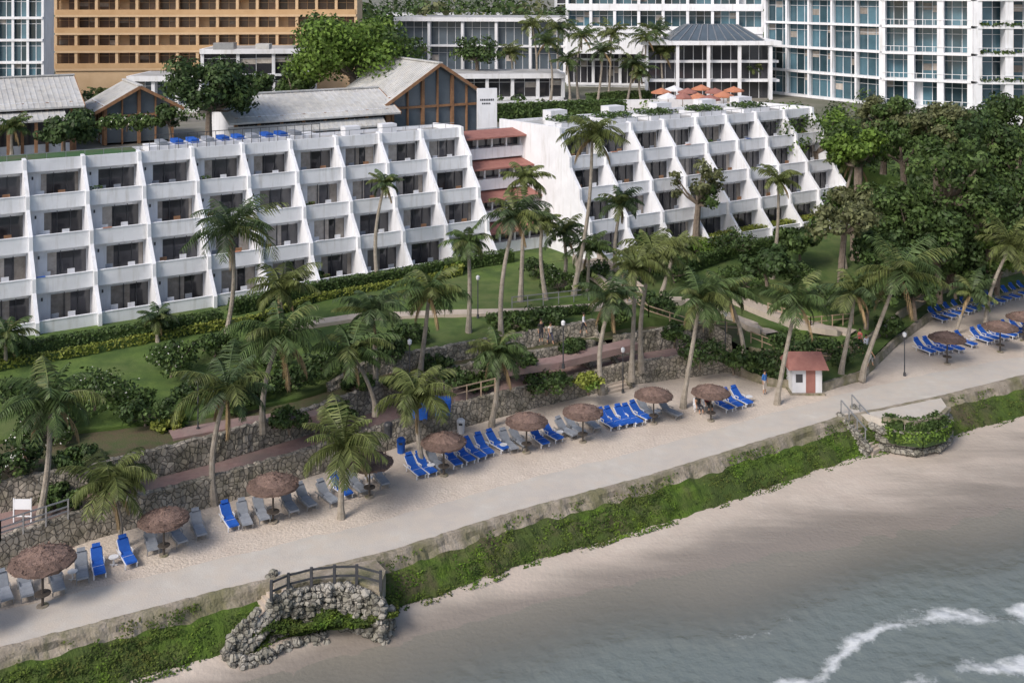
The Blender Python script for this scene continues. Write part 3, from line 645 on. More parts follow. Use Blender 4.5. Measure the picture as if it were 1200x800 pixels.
def hedge(name,pts,w,h,kind,zf=None,dens=95,ls=.12):
    mb=MB()
    P=[p for p in pts]
    for a,b in zip(P,P[1:]):
        d=(b-a); Ln=d.length; dn=d.normalized(); s=Vector((-dn.y,dn.x,0)); 
        mb.obox(a-s*(w*.42)-Z*.2,d,s*w*.84,Z*(h*.85+.2),leafs['dark'])
        for i in range(int(Ln*(w+2*h)*dens)):
            q=a+d*R(); r=U(-1,1)*(w/2+h); bz=.12*N3(q.x*1.3,q.y*1.3)
            if abs(r)<w/2: pp=q+s*r+Z*(h+bz+U(-.1,.1)); n=(0,0,1)
            else: sg=1 if r>0 else -1; pp=q+s*sg*(w/2+bz+U(-.08,.06))+Z*U(0,h); n=s*sg
            mb.leaf(pp,ls,leafs[kind],n)
    return mb.obj(name)
hedge('hedge',[GG(u,v) for u,v in ((-60,432),(60,412),(160,396),(260,379))],1.0,1.0,'mid')
hedge('hedge',[GG(u,v) for u,v in ((-60,442),(0,432),(100,414),(200,395),(300,377),(370,352),(450,338),(540,322))],.6,.5,'lime')
hedge('hedge',[GG(u,v) for u,v in ((270,368),(370,346),(470,330),(560,312),(600,306))],1.1,1.1,'mid')
hedge('hedge',[GG(u,v) for u,v in ((770,300),(830,290),(900,276),(960,264))],1.4,1.2,'lime')
hedge('hedge',[GG(u,v) for u,v in ((790,322),(850,300),(930,284))],1.2,.9,'mid')
hedge('hedge',[GG(u,v) for u,v in ((570,377),(640,372),(690,366))],.6,.6,'mid')
hedge('hedge',[G(u,v,12.95) for u,v in ((570,142),(640,138),(730,134))],2.5,2.0,'mid',dens=40,ls=.22)
hedge('hedge',[G(u,v,12.95) for u,v in ((690,122),(760,118))],2,1.5,'mid',dens=40,ls=.22)
hedge('hedge',[G(u,v,-.3) for u,v in ((1036,496),(1060,502),(1088,501),(1104,494))],.9,.6,'mid')
hedge('hedge',[G(u,v,-1.0) for u,v in ((1035,508),(1050,516),(1080,519),(1105,512),(1112,500))],.7,.6,'bright')
mb=MB()
for i in range(380):
    y=U(205,420); x=U(-.5,.5)*y*1.15
    if 5<x<105 and y<215: continue
    r=U(3,6); zt=12.9+U(5,12)
    k=random.choice(['dark','dark','mid','olive'])
    for j in range(70):
        v=Vector((random.gauss(0,1),random.gauss(0,1),random.gauss(0,1)+.4)).normalized(); mb.leaf(Vector((x,y,zt))+v*r*U(.7,1.05),.8,leafs[k],v)
for i in range(170):
    x=U(-75,60); y=U(140,166); 
    if 5<x<52 and y>150: continue
    if -56<x<-28 and y>150: continue
    r=U(1,2.2)
    k=random.choice(['dark','mid','mid','bright'])
    for j in range(90):
        v=Vector((random.gauss(0,1),random.gauss(0,1),abs(random.gauss(0,1)))).normalized(); mb.leaf(Vector((x,y,13.2))+v*r*U(.7,1.05),.28,leafs[k],v)
mb.obj('background_trees')
mb=MB()
for i in range(260):
    t=R(); c=base2+D*U(38,110)+NN*U(0,24); f=max(0,(c-base2).dot(NN))/22; z=12.9-9.5*min(1,f)
    r=U(.8,2.2); k=random.choice(['dark','dark','mid','olive'])
    for j in range(110):
        v=Vector((random.gauss(0,1),random.gauss(0,1),abs(random.gauss(0,1)))).normalized(); mb.leaf(Vector((c.x,c.y,z))+v*r*U(.7,1.05),.24,leafs[k],v)
mb.obj('undergrowth')
def palm(name,x,y,z0,topx,topz,fr,seed,fm,nf=20,small=False):
    rnd=random.Random(seed); mb=MB()
    dx=topx-x; dy=rnd.uniform(-.08,.08)*(topz-z0); hh=topz-z0; pts=[];rad=[]
    r0=.2 if hh>4 else .16
    cur=rnd.uniform(-.06,.06)*hh
    for i in range(11):
        t=i/10; b=t**1.4; pts.append(Vector((dx*b+cur*math.sin(t*math.pi),dy*b,hh*t-(.3 if i==0 else 0)))); rad.append(r0*(1.5-.5*min(1,t*6))*(1-.42*t))
    mb.tube(pts,rad,bark,8)
    for i in range(2,int(hh/.28)):
        t=i*.28/hh
        if t>=1: break
        b=t**1.4; p=Vector((dx*b+cur*math.sin(t*math.pi),dy*b,hh*t)); r=r0*(1-.42*t)*1.08
        mb.tube([p-Z*.02,p+Z*.02],[r,r*.96],bark,8,False)
    c=pts[-1]
    for k in range(rnd.randint(3,8)):
        a=rnd.uniform(0,6.28); p=c+Vector((math.cos(a)*.26,math.sin(a)*.26,-.25-rnd.random()*.2)); q=.12
        mb.add([p+Vector((q,0,0)),p+Vector((0,q,0)),p-Vector((q,0,0)),p-Vector((0,q,0)),p+Z*q*1.3,p-Z*q*1.3],[(0,1,4),(1,2,4),(2,3,4),(3,0,4),(1,0,5),(2,1,5),(3,2,5),(0,3,5)],coco)
    wx=rnd.uniform(.05,.3)
    for k in range(nf):
        dead = k>=nf-rnd.choice([0,1,2,3])
        az=k*2.39996+rnd.uniform(-.4,.4); f=k/nf
        el=math.radians(80-92*f**.9+rnd.uniform(-14,14)); drp=math.radians(rnd.uniform(50,110))
        if dead: el=math.radians(-35); drp=math.radians(50)
        Lf=fr*rnd.uniform(.8,1.18)*(.82+.25*math.sin(min(1,f*1.4)*math.pi)); ns=13; p=c+Vector((0,0,.05))
        h=Vector((math.cos(az)+wx,math.sin(az),0)).normalized(); sd_=Vector((-h.y,h.x,0)); twist=rnd.uniform(-.5,.5)
        pp=[p]
        for i in range(ns):
            t=(i+1)/ns; e=el-drp*t**1.35; pp.append(pp[-1]+(h*math.cos(e)+Z*math.sin(e)+sd_*twist*.25*t)*(Lf/ns))
        mm=deadf if dead else (fm if rnd.random()<.75 else pf[1])
        mb.tube(pp[::2]+[pp[-1]],[.045*(1-.1*j) for j in range(len(pp[::2])+1)],mm,3,False)
        for i in range(1,ns+1):
            for hlf in (0,.5):
                if rnd.random()<.06: continue
                a=pp[i-1].lerp(pp[i],hlf); fw=(pp[i]-pp[i-1]).normalized(); t=(i-1+hlf)/ns
                ll=Lf*.27*math.sin(math.pi*min(1,.12+t*.86))**.7+.05
                up=sd_.cross(fw)
                for sg in(1,-1):
                    dr=(sd_*sg*.85+fw*.55-Z*(.25+.45*rnd.random())+up*twist*sg*.4).normalized()
                    if dead: dr=(sd_*sg*.3+fw*.5-Z*.8).normalized()
                    l=ll*rnd.uniform(.75,1.15); w=.06
                    m1=a+dr*l*.55; tip=a+dr*l-Z*l*.18
                    mb.add([a-fw*w*.6,a+fw*w*.6,m1+fw*w,tip,m1-fw*w*.7],[(0,1,2,3,4)],mm)
    return mb.obj(name,loc=(x,y,z0))
PALMS=[(45,614,62,470,62),(140,642,130,566,54),(252,592,263,463,62),(308,500,326,398,60),(400,607,404,525,56),(262,405,272,268,62),(440,480,412,412,50),(495,548,488,468,52),
(440,455,437,365,42),(492,440,503,345,46),(330,412,328,338,44),(443,330,450,217,24),(549,388,549,284,30),(610,352,614,210,32),(588,400,604,255,42),(575,500,583,415,42),
(672,345,693,158,42),(722,328,728,240,32),(688,340,690,290,34),(752,430,765,298,44),(705,455,717,352,42),(800,478,820,352,46),(740,440,745,315,38),(660,335,660,272,28),
(910,474,932,352,44),(905,322,910,210,28),(985,438,1000,342,40),(1010,440,1050,318,56),(1155,392,1185,288,48),(990,310,1000,190,28),(872,420,852,345,36),(640,350,635,262,28),
(185,400,184,374,22),(8,430,8,395,34),(775,345,790,290,30),(1120,392,1140,345,28)]
for i,(bu,bv,cu,cv,r) in enumerate(PALMS):
    z=Zg(bu,bv); p=G(bu,bv,z); s=F/p.y; tz=H-(cv-VH)/s; tx=(cu-600)/s
    palm('palm_tree',p.x,p.y,z-.1,tx,tz,r/s*1.12,i*7+1,pf[i%3],nf=24 if r>35 else 20)
BP=[(172,84,175,36,22),(14,178,14,150,26),(627,112,624,30,22),(655,110,655,34,26),(678,116,682,42,24),(713,118,716,40,22),(735,120,742,75,20),(762,116,757,46,24),(778,115,775,62,22),(700,122,706,60,24),(645,118,640,50,22),(118,128,118,112,16),(800,100,800,75,16),(752,120,750,85,20),(600,100,598,62,18),(770,112,768,36,20),(668,118,664,72,20),(825,105,823,78,16),(860,112,858,72,16),(880,114,882,80,14)]
for i,(bu,bv,cu,cv,r) in enumerate(BP):
    z=15.0 if (bu<20 or bu==118) else 13.0; p=G(bu,bv,z); s=F/p.y
    palm('palm_tree',p.x,p.y,z-.1,(cu-600)/s,H-(cv-VH)/s,r/s*1.1,i*11+300,pf[(i+2)%3],nf=20)
# ---------------------------------------------------------------- beach furniture
def umbrella_mesh(seed):
    rnd=random.Random(seed); mb=MB(); r=1.5; n=28
    mb.tube([(0,0,0),(0,0,2.5)],[.07,.05],darkwood,8)
    mb.tube([(0,0,0),(0,0,.06)],[.3,.28],curb,12)
    for (ra,rb,za,zb) in ((.12,.62,2.78,2.62),(.55,1.1,2.65,2.46),(1.0,r,2.5,2.26)):
        vs=[];
        for ring,(rr,zz) in enumerate(((ra,za),(rb,zb),(rb*1.01,zb-.12))):
            for k in range(n): 
                t=2*math.pi*k/n; q=rr*(1+(rnd.uniform(-.05,.05) if ring else 0)); vs.append((math.cos(t)*q,math.sin(t)*q,zz+(rnd.uniform(-.04,.03) if ring else 0)))
        fs=[]
        for j in range(2):
            for k in range(n): fs.append((j*n+k,j*n+(k+1)%n,(j+1)*n+(k+1)%n,(j+1)*n+k))
        mb.add(vs,fs,thatch)
    mb.tube([(0,0,2.7),(0,0,2.86)],[.15,.07],thatch,10)
    for k in range(8):
        t=2*math.pi*k/8; mb.beam((0,0,2.2),(math.cos(t)*r*.92,math.sin(t)*r*.92,2.24),.04,.04,darkwood)
    for k in range(420):
        t=rnd.uniform(0,6.28); q=rnd.uniform(.2,r); mb.leaf((math.cos(t)*q,math.sin(t)*q,2.8-.33*q+.02),.07,thatch,(0,0,1))
    for k in range(90):
        t=rnd.uniform(0,6.28); mb.leaf((math.cos(t)*r,math.sin(t)*r,2.16),.08,thatch,(math.cos(t),math.sin(t),0))
    mb.tube([(0,0,.6),(0,0,.64)],[.38,.38],darkwood,14)
    return mb.mesh('beach_umbrella')
um=[umbrella_mesh(i) for i in range(4)]
for i,(u,v,r) in enumerate([(50,652,36),(192,597,28),(320,561,29),(433,534,27),(520,511,26),(617,486,24),(683,475,23),(766,455,22),(833,452,22),(1110,391,20),(1172,378,19),(1199,366,18),(-60,690,38),(1250,358,18)]):
    p=G(u,v,2.45); link('beach_umbrella',um[i%4],(p.x,p.y,.03),R()*6,(r*p.y/F)/1.5*1.02)
def lounger_mesh(cm,fm):
    mb=MB()
    for sx in(-.31,.27): mb.box(sx,sx+.04,-1.0,.98,.26,.31,fm)
    for (x,y) in((-.31,-.85),(.27,-.85),(-.31,.55),(.27,.55)): mb.box(x,x+.05,y,y+.06,0,.26,fm)
    mb.box(-.27,.27,-.98,.3,.3,.4,cm); mb.box(-.272,.272,-.3,-.28,.3,.405,fm)
    a=math.radians(38); y0=.3; l=.78
    for sx in(-.31,.27): mb.beam((sx+.02,y0,.3),(sx+.02,y0+l*math.cos(a),.3+l*math.sin(a)),.04,.04,fm)
    mb.obox((-.27,y0+.0,.32),(.54,0,0),(0,l*math.cos(a),l*math.sin(a)),(0,-.09*math.sin(a),.09*math.cos(a)),cm)
    mb.obox((-.2,y0+.52,.83),(.4,0,0),(0,.16,.125),(0,-.06,.08),cm)
    mb.beam((0,.85,.02),(0,.62,.55),.04,.04,fm)
    for sx in(-.33,.29): mb.box(sx,sx+.04,-.05,.35,.48,.52,fm); mb.box(sx,sx+.04,.0,.04,.3,.48,fm)
    return mb.mesh('sun_lounger')
lb_=lounger_mesh(bluec,white2); lg_=lounger_mesh(grayc,metal)
rz0=math.atan2(NN.y,NN.x)+math.pi/2
GR=[(5,692),(30,688),(68,679),(97,667),(-25,700),(178,634),(207,626),(232,619),(286,606),(305,600),(338,592),(357,586),(383,582),(418,567),(446,560),(512,542),(596,520),(608,516),(664,504),(674,501),(692,496),(758,481),(785,482)]
BL=[(117,660),(149,650),(268,608),(399,573),(487,549),(498,546),(530,536),(543,532),(555,529),(567,525),(583,519),(632,513),(646,509),(711,494),(721,492),(731,490),(741,488),(751,485),(845,473),(857,470),(869,467)]
BL+=[(1084,409),(1094,407),(1104,406),(1116,405),(1131,400)]+[(1150+i*9,396-i*2.2) for i in range(10)]+[(1098+i*9.5,371-i*2.9) for i in range(18)]
for (l,me_) in((GR,lg_),(BL,lb_)):
    for (u,v) in l:
        p=G(u,v,.35); link('sun_lounger',me_,(p.x+U(-.05,.05),p.y+U(-.15,.15),.04),rz0+U(-.13,.13),1.0)
mb=MB(); mb.tube([(0,0,.4),(0,0,.44)],[.25,.25],white2,12); mb.tube([(0,0,0),(0,0,.4)],[.04,.04],white2,6); mb.box(-.2,.2,-.03,.03,0,.03,white2); mb.box(-.03,.03,-.2,.2,.031,.06,white2); tm=mb.mesh('side_table')
for (u,v) in ((85,677),(133,660),(318,606),(432,566),(505,551),(590,527),(656,512),(770,487),(878,470),(1140,402)):
    p=G(u,v,.1); link('side_table',tm,(p.x,p.y,.03))
def cart(u,v,z,s=1.0):
    p=G(u,v,z); B=Bld('towel_cart',(p.x,p.y,z))
    B['body'].box(p.x-.5,p.x+.5,p.y-.35,p.y+.35,z+.25,z+1.1,bluec); B['lid'].tube([(p.x-.55,p.y,z+1.12),(p.x+.55,p.y,z+1.12)],[.36,.36],bluec,12)
    for dx in(-.35,.35):
        for dy in(-.38,.38): B['wheels'].tube([(p.x+dx,p.y+dy-.04,z+.18),(p.x+dx,p.y+dy+.04,z+.18)],[.17,.17],darkmetal,10)
    B['handle'].beam((p.x+.55,p.y-.3,z+1.0),(p.x+.8,p.y-.3,z+1.15),.04,.04,metal); B['handle'].beam((p.x+.8,p.y-.3,z+1.15),(p.x+.8,p.y+.3,z+1.15),.04,.04,metal)
    B.done()
cart(519,490,1.4); cart(492,494,1.4)
def bin_(u,v,z,m):
    p=G(u,v,z); mb=MB(); mb.tube([(0,0,0),(0,0,.8),(0,0,.82),(0,0,.95)],[.24,.28,.3,.2],m,12); mb.box(-.12,.12,-.31,-.27,.62,.74,darkmetal); mb.obj('litter_bin',loc=(p.x,p.y,z))
bin_(455,512,1.4,darkmetal); bin_(470,530,0,bluec); bin_(540,507,0,white2)
p=G(946,462,0); B=Bld('beach_hut',(p.x,p.y,0)); x,y=p.x,p.y
B['walls'].box(x-1.1,x+1.1,y,y+1.8,0,.0+2.0,white2); B['door'].box(x-.1,x+.6,y-.03,y+.02,.05,1.8,redbrown); B['windows'].box(x-.85,x-.35,y-.03,y+.02,.9,1.5,glass)
B['base'].box(x-1.3,x+1.3,y-.2,y+2,-.1,.12,curb)
B['roof'].add([(x-1.5,y-.5,1.95),(x+1.5,y-.5,1.95),(x+1.5,y+2.3,1.95),(x-1.5,y+2.3,1.95),(x-1.3,y+.9,2.9),(x+1.3,y+.9,2.9)],[(0,1,5,4),(2,3,4,5),(1,2,5),(3,0,4),(3,2,1,0)],redbrown)
B.done()
def parasol(m):
    mo=MB(); vs=[(math.cos(k*math.pi/4)*1.5,math.sin(k*math.pi/4)*1.5,2.2) for k in range(8)]+[(math.cos(k*math.pi/4)*1.52,math.sin(k*math.pi/4)*1.52,1.98) for k in range(8)]+[(0,0,2.8)]
    mo.add(vs,[(k,(k+1)%8,16) for k in range(8)]+[(k,(k+1)%8,8+(k+1)%8,8+k) for k in range(8)],m); mo.tube([(0,0,0),(0,0,2.8)],[.05,.04],brown,6); mo.tube([(0,0,.72),(0,0,.76)],[.5,.5],brown,10); return mo.mesh('deck_parasol')
ps=[parasol(orange),parasol(white2),parasol(redbrown)]
for i,(u,v) in enumerate(((775,108),(790,105),(806,108),(822,104),(838,108),(848,112),(783,114),(800,114),(818,114),(832,116),(860,106))):
    p=G(u,v,15.2); link('deck_parasol',ps[(0,1,2,0,2)[i%5]],(p.x,p.y,13.02),i,1)
# ---------------------------------------------------------------- rock bastion with timber railing
def rock(mb,p,s,m,rnd):
    vs=[];n=7
    for j in range(4):
        ph=math.pi*(j+.5)/4
        for k in range(n):
            t=2*math.pi*k/n; r=s*rnd.uniform(.75,1.15); vs.append(Vector(p)+Vector((math.cos(t)*math.sin(ph)*r,math.sin(t)*math.sin(ph)*r,math.cos(ph)*r*.75)))
    fs=[tuple(range(n)),tuple(range(4*n-1,3*n-1,-1))]
    for j in range(3):
        for k in range(n): fs.append((j*n+k,(j+1)*n+k,(j+1)*n+(k+1)%n,j*n+(k+1)%n))
    mb.add(vs,fs,m)
rnd=random.Random(4)
B=Bld('rock_stairway',tuple(G(350,690,-.5)))
path=[(318,700,.05),(345,690,.1),(375,684,.15),(405,683,.1),(430,690,.0),(447,702,-.3)]
path2=[(300,712,-.2),(285,728,-.7),(272,745,-1.2),(266,762,-1.7),(290,768,-1.8),(320,758,-1.8),(345,748,-1.85),(380,742,-1.9)]
def pline(pts,nn):
    out=[]
    Q=[G(*p) for p in pts]
    for a,b in zip(Q,Q[1:]):
        for k in range(nn): out.append(a.lerp(b,k/nn))
    out.append(Q[-1]); return out
for p in pline(path,7)+pline(list(reversed(path2)),7)+pline([(447,702,-.3),(458,712,-1.2),(445,724,-1.9),(420,735,-1.95)],5):
    z=p.z
    while z>-2.3:
        rock(B['boulders'],(p.x+rnd.uniform(-.12,.12),p.y+rnd.uniform(-.15,.15),z-.15),rnd.uniform(.17,.3),stone2,rnd); z-=.3
top=pline(path,5)
fill=[[Vector((p.x,p.y+.3,p.z-.1)) for p in top],[Vector((p.x,p.y-.02,-2.3)) for p in top]]
B['core'].sheet(fill,stone2)
a=G(330,684,0); b=G(268,752,-1.9)
dd=b-a; hz=Vector((dd.x,dd.y,0)); s=Vector((-hz.y,hz.x,0)).normalized()
for i in range(12):
    q=a+hz*(i/12); B['steps'].obox(Vector((q.x,q.y,-2.4))-s*.75,s*1.5,hz/12*1.02,Z*(2.4-1.9*i/12+.05),palepath)
    for sg in(-1,1):
        for w_ in (.0,.3,.6): rock(B['boulders'],q+s*sg*(.9+w_*.25)-Z*(1.9*i/12-.15+w_),rnd.uniform(.2,.3),stone2,rnd)
pv=[G(u,v,.08) for u,v in ((320,676),(440,655),(452,668),(445,688),(405,678),(375,678),(345,684),(322,692))]
B['landing'].add(pv+[Vector((p.x,p.y,-2.2)) for p in pv],[tuple(range(8))]+[(k,(k+1)%8,8+(k+1)%8,8+k) for k in range(8)],curb)
rail=[Vector((p.x,p.y,0)) for p in [G(*q) for q in ((318,700,.15),(338,690,.2),(365,682,.25),(392,680,.2),(418,682,.1),(446,692,0))]]
for p in rail: B['rail_posts'].box(p.x-.07,p.x+.07,p.y-.07,p.y+.07,0,1.0,darkmetal)
for p,q in zip(rail,rail[1:]):
    for z in(.45,.9): B['rails'].beam(p+Z*z,q+Z*z,.06,.09,darkmetal)
for i in range(22000):
    u=U(292,466); v=U(702,754)-(u-285)*.1
    p=G(u,v,-1.7); hh=.5*N3(p.x*.8,p.y*.8)
    if hh>-.22: B['moss'].leaf((p.x,p.y,p.z+hh+.45+U(-.1,.1)),.1,mossleaf,(0,0,1))
mpts=[[G(282+i*8.5,v-(i*.8),-1.75)+Z*(.3*N3(i*.5,v*.1)+.2) for i in range(21)] for v in (700,712,722,732,742,752)]
B['moss_bed'].sheet(mpts,moss)
B.done()
B=Bld('beach_stairway',tuple(G(1000,492,0)))
a=G(992,484,0)+Z*.02; b=G(1030,528,-1.9)
dd=b-a; hz=Vector((dd.x,dd.y,0)); s=Vector((-hz.y,hz.x,0)).normalized()
for i in range(12):
    q=a+hz*(i/12); B['steps'].obox(Vector((q.x,q.y,-2.4))-s*.8,s*1.6,hz/12*1.02,Z*(2.45-1.95*i/12),palepath)
    for sg in(-1,1):
        rock(B['boulders'],q+s*sg*1.0-Z*(1.9*i/12-.15),rnd.uniform(.24,.34),stone2,rnd); rock(B['boulders'],q+s*sg*1.1-Z*(1.9*i/12+.35),rnd.uniform(.25,.36),stone2,rnd)
        if i%3==0:
            r0=q+s*sg*.75-Z*(1.9*i/12); B['rail_posts'].beam(r0,r0+Z*1.1,.07,.07,metal)
for sg in(-1,1): B['rails'].beam(a+s*sg*.75+Z*1.1,a+hz*.8+s*sg*.75+Z*(1.1-1.52),.07,.07,metal)
pv=[G(u,v,.1) for u,v in ((985,484),(1000,470),(1100,462),(1112,480),(1100,492),(1070,497),(1035,492),(1020,486))]
B['terrace'].add(pv+[Vector((p.x,p.y,-2.3)) for p in pv],[tuple(range(8))]+[(k,(k+1)%8,8+(k+1)%8,8+k) for k in range(8)],conc)
for k in (3,4,5): B['kerb'].beam(pv[k]+Z*.1,pv[(k+1)%8]+Z*.1,.3,.25,curb)
for k in range(2,7):
    p=pv[k];q=pv[(k+1)%8]
    for j in range(14):
        c=p.lerp(q,j/14)
        for z in(-.6,-1.2,-1.8): rock(B['boulders'],(c.x,c.y-.12,z),rnd.uniform(.25,.4),stone2,rnd)
B.done()
def fence(name,pts,h,m,step=1.4,rails=(.5,.95),post=.08):
    mb=MB()
    for a,b in zip(pts,pts[1:]):
        n=max(1,int((b-a).length/step))
        for i in range(n+1):
            p=a.lerp(b,i/n); mb.box(p.x-post/2,p.x+post/2,p.y-post/2,p.y+post/2,p.z-.1,p.z+h,m)
        for r in rails: mb.beam(a+Z*h*r,b+Z*h*r,.05,.07,m)
    mb.obj(name)
fence('railing',[G(-60,650,1.65),G(0,632,1.65),G(80,606,1.65)],1.0,metal,1.0,(.35,.6,.97))
wf=M('weathered_timber',(.3,.22,.15),(.42,.32,.23),3,.9)
fence('timber_fence',[GG(530,500,.9+.75),GG(580,487,.9+.75)],.9,wf,.9)
fence('timber_fence',[GG(880,402),GG(920,418),GG(975,425),GG(1010,405)],1.0,wf,1.2)
fence('timber_fence',[GG(720,345,.1),GG(760,372,.1),GG(810,388,.1),GG(865,392,.1)],.9,wf,1.2)
fence('timber_fence',[GG(900,368,.1),GG(950,385,.1),GG(1000,380,.1)],.9,wf,1.2)
fence('railing',[GG(600,362,.1),GG(690,352,.1)],.9,metal,1.2,(.5,.97))
def lamp(u,v):
    p=GG(u,v); mb=MB(); mb.tube([(0,0,-.1),(0,0,3.0)],[.05,.04],darkmetal,8); mb.tube([(0,0,-.1),(0,0,.25)],[.12,.1],darkmetal,8); mb.tube([(0,0,3.0),(0,0,3.08),(0,0,3.3),(0,0,3.4)],[.06,.14,.16,.03],white2,10); mb.obj('lamp_post',loc=tuple(p))
for u,v in ((232,505),(480,455),(660,430),(850,415),(560,372),(1060,440),(730,460)): lamp(u,v)
p=G(26,612,1.4); mb=MB(); mb.box(-.5,-.44,0,.06,0,1.3,white); mb.box(.44,.5,0,.06,0,1.3,white); mb.box(-.44,.44,.01,.05,.3,.36,white); mb.box(-.44,.44,.01,.05,.7,1.25,white); mb.obj('notice_board',loc=tuple(p))
# ---------------------------------------------------------------- people
def cloth(c): return M('cloth',c,[min(1,x*1.2) for x in c],5,.9)
def person(p,rz,shirt,pants,pose='stand',h=1.7,seed=0):
    J={};
    def j(k,x,y,z,r,tag): J[k]=((x,y,z),r,tag)
    j('pel',0,0,.93,.135,'p');j('wai',0,0,1.08,.12,'s');j('che',0,.0,1.3,.15,'s');j('nek',0,0,1.47,.055,'k');j('hd0',0,-.01,1.56,.08,'k');j('hd1',0,-.01,1.64,.095,'k');j('hd2',0,0,1.72,.06,'h')
    for sg,n in((1,'r'),(-1,'l')):
        w=.0 if pose=='stand' else .22*sg
        if pose=='sit':
            j('hip'+n,sg*.1,-.02,.9,.1,'p');j('kne'+n,sg*.13,-.46,.9,.07,'p');j('ank'+n,sg*.13,-.5,.5,.045,'k');j('toe'+n,sg*.14,-.64,.46,.04,'d')
        else:
            j('hip'+n,sg*.1,0,.88,.1,'p');j('kne'+n,sg*.11,-w*.7-.01,.5,.068,'p');j('ank'+n,sg*.11,-w*1.1+.03,.1,.045,'k');j('toe'+n,sg*.13,-w*1.1-.12,.04,.04,'d')
        j('sho'+n,sg*.18,0,1.4,.065,'s');j('elb'+n,sg*.25,.03+w*.5,1.13,.045,'s' if seed%2 else 'k');j('wri'+n,sg*.26,-.05+w*.9,.9,.032,'k');j('pal'+n,sg*.26,-.07+w,.83,.034,'k')
        for q in range(5):
            if q==0: j('f0'+n,sg*.22,-.11+w,.81,.011,'k')
            else: j('f%d'%q+n,sg*.26,-.125+w+q*.022,.73+.006*abs(q-2),.01,'k')
    E=[('pel','wai'),('wai','che'),('che','nek'),('nek','hd0'),('hd0','hd1'),('hd1','hd2')]
    for n in 'rl': E+=[('pel','hip'+n),('hip'+n,'kne'+n),('kne'+n,'ank'+n),('ank'+n,'toe'+n),('che','sho'+n),('sho'+n,'elb'+n),('elb'+n,'wri'+n),('wri'+n,'pal'+n)]+[('pal'+n,'f%d'%q+n) for q in range(5)]
    ks=list(J); me=bpy.data.meshes.new('body'); me.from_pydata([J[k][0] for k in ks],[(ks.index(a),ks.index(b)) for a,b in E],[])
    o=bpy.data.objects.new('tmp',me); bpy.context.collection.objects.link(o)
    md=o.modifiers.new('s','SKIN'); 
    for i,k in enumerate(ks): me.skin_vertices[0].data[i].radius=(J[k][1],J[k][1])
    me.skin_vertices[0].data[0].use_root=True
    o.modifiers.new('ss','SUBSURF').levels=1
    dg=bpy.context.evaluated_depsgraph_get(); m2=bpy.data.meshes.new_from_object(o.evaluated_get(dg)); bpy.data.objects.remove(o)
    m2.materials.clear(); mats={'p':0,'s':1,'k':2,'h':3,'d':4}
    for m in (cloth(pants),cloth(shirt),skin,hair,darkmetal): m2.materials.append(m)
    smp=[]
    for a,b in E:
        A=Vector(J[a][0]);Bv=Vector(J[b][0])
        for t in(0,.3,.6,.9): smp.append((A.lerp(Bv,t),J[a][2] if t<.5 else J[b][2]))
    for f in m2.polygons:
        c=f.center; best=min(smp,key=lambda q:(q[0]-c).length_squared); tg=best[1]
        if c.z>1.6 and c.y>.0: tg='h'
        f.material_index=mats[tg]; f.use_smooth=True
    ob=bpy.data.objects.new('person',m2); bpy.context.collection.objects.link(ob)
    mb=MB()
    for sx in(-.035,.035): mb.box(sx-.012,sx+.012,-.112,-.09,1.635,1.65,darkmetal)
    mb.add([(-.014,-.1,1.6),(.014,-.1,1.6),(0,-.125,1.605),(0,-.1,1.645)],[(0,1,2),(1,3,2),(3,0,2)],skin); mb.box(-.022,.022,-.105,-.09,1.567,1.577,redbrown)
    mb.tube([(0,.02,1.6),(0,.02,1.68),(0,.01,1.74),(0,.01,1.77)],[.105,.112,.085,.03],hair,10); mb.obj('head_details',parent=ob)
    dz=-.5 if pose=='sit' else 0
    ob.location=(p.x,p.y,p.z+dz*h/1.7); ob.rotation_euler=(0,0,rz); s=h/1.7; ob.scale=(s,s,s)
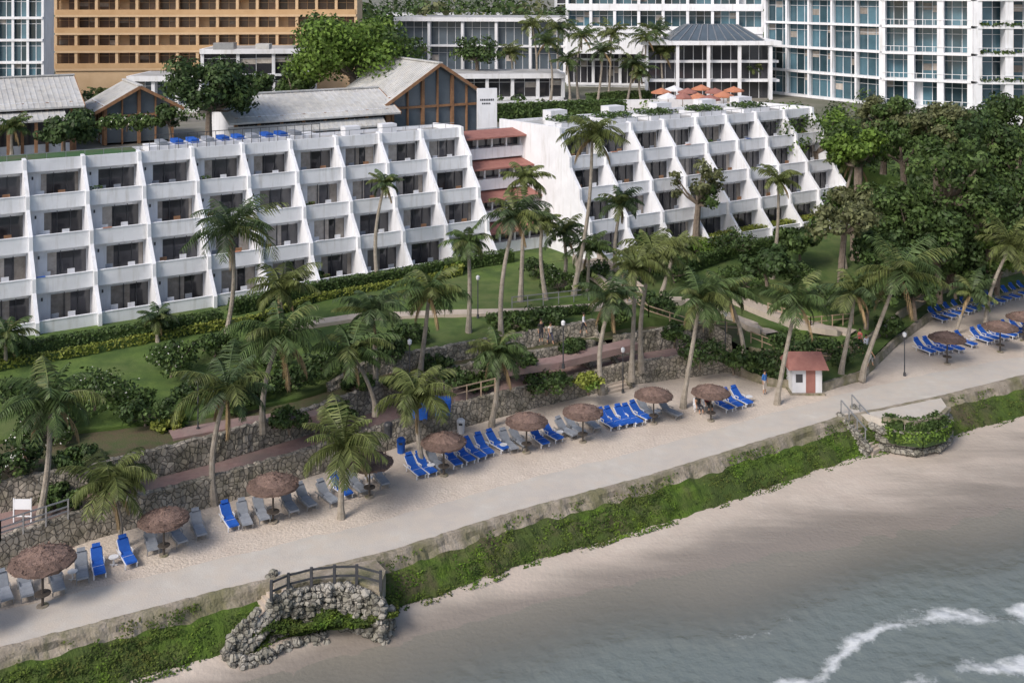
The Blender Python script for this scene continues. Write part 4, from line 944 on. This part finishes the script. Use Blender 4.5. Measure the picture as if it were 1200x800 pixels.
PE=[(28,558,'stand',(.6,.6,.6),(.05,.06,.1),2.5),(634,402,'stand',(.03,.03,.03),(.05,.05,.06),.5),(645,404,'walk',(.6,.55,.5),(.1,.1,.15),.6),(684,392,'walk',(.5,.5,.55),(.03,.03,.04),1.2),(1008,412,'stand',(.5,.1,.1),(.05,.05,.1),2),(1015,418,'walk',(.6,.6,.65),(.15,.12,.1),.3),(733,335,'walk',(.7,.7,.7),(.1,.15,.3),0),(896,462,'stand',(.05,.15,.4),(.5,.45,.4),.7),(1020,430,'walk',(.05,.05,.05),(.3,.3,.3),1.5)]
for i,(u,v,ps_,a,b,r) in enumerate(PE):
    q=GG(u,v,.06); person(q,r,a,b,ps_,U(1.6,1.78),i)
for i,(u,v,a,b) in enumerate(((818,482,(.03,.03,.03),(.04,.04,.05)),(829,480,(.1,.02,.02),(.03,.03,.03)))):
    q=G(u,v,0); 
    mb=MB(); mb.box(-.3,.3,-.25,.3,.3,.36,white2)
    for x in(-.28,.24):
        for y in(-.22,.24): mb.box(x,x+.04,y,y+.04,0,.3,white2)
    mb.box(-.3,.3,.3,.34,.3,.8,white2); mb.obj('beach_chair',loc=(q.x,q.y,.04)); person(q+Z*.1,.3,a,b,'sit',1.7,i)
# ---------------------------------------------------------------- light, world, camera
EL=math.radians(42); AZ=math.radians(220)
to_sun=Vector((math.sin(AZ)*math.cos(EL),math.cos(AZ)*math.cos(EL),math.sin(EL)))
sl=bpy.data.lights.new('sun','SUN'); sl.energy=2.6; sl.angle=math.radians(20); sl.color=(1,.93,.87)
so=bpy.data.objects.new('sun',sl); bpy.context.collection.objects.link(so); so.rotation_euler=to_sun.to_track_quat('Z','Y').to_euler()
w=bpy.data.worlds.new('World'); bpy.context.scene.world=w; w.use_nodes=True; nt=w.node_tree
sk=nt.nodes.new('ShaderNodeTexSky'); sk.sky_type='NISHITA'; sk.sun_disc=False; sk.sun_elevation=EL; sk.sun_rotation=AZ; sk.dust_density=3; sk.air_density=1.0
nt.links.new(sk.outputs[0],nt.nodes['Background'].inputs['Color']); nt.nodes['Background'].inputs['Strength'].default_value=.15
cam=bpy.data.cameras.new('camera'); cam.lens=37.5; cam.sensor_width=36; cam.shift_y=-410/1200; cam.clip_end=6000; cam.clip_start=.5
co=bpy.data.objects.new('camera',cam); bpy.context.collection.objects.link(co); co.location=(0,0,30); co.rotation_euler=(math.pi/2,0,0)
bpy.context.scene.camera=co
sc=bpy.context.scene; sc.view_settings.view_transform='Standard'; sc.view_settings.look='None'; sc.view_settings.exposure=0
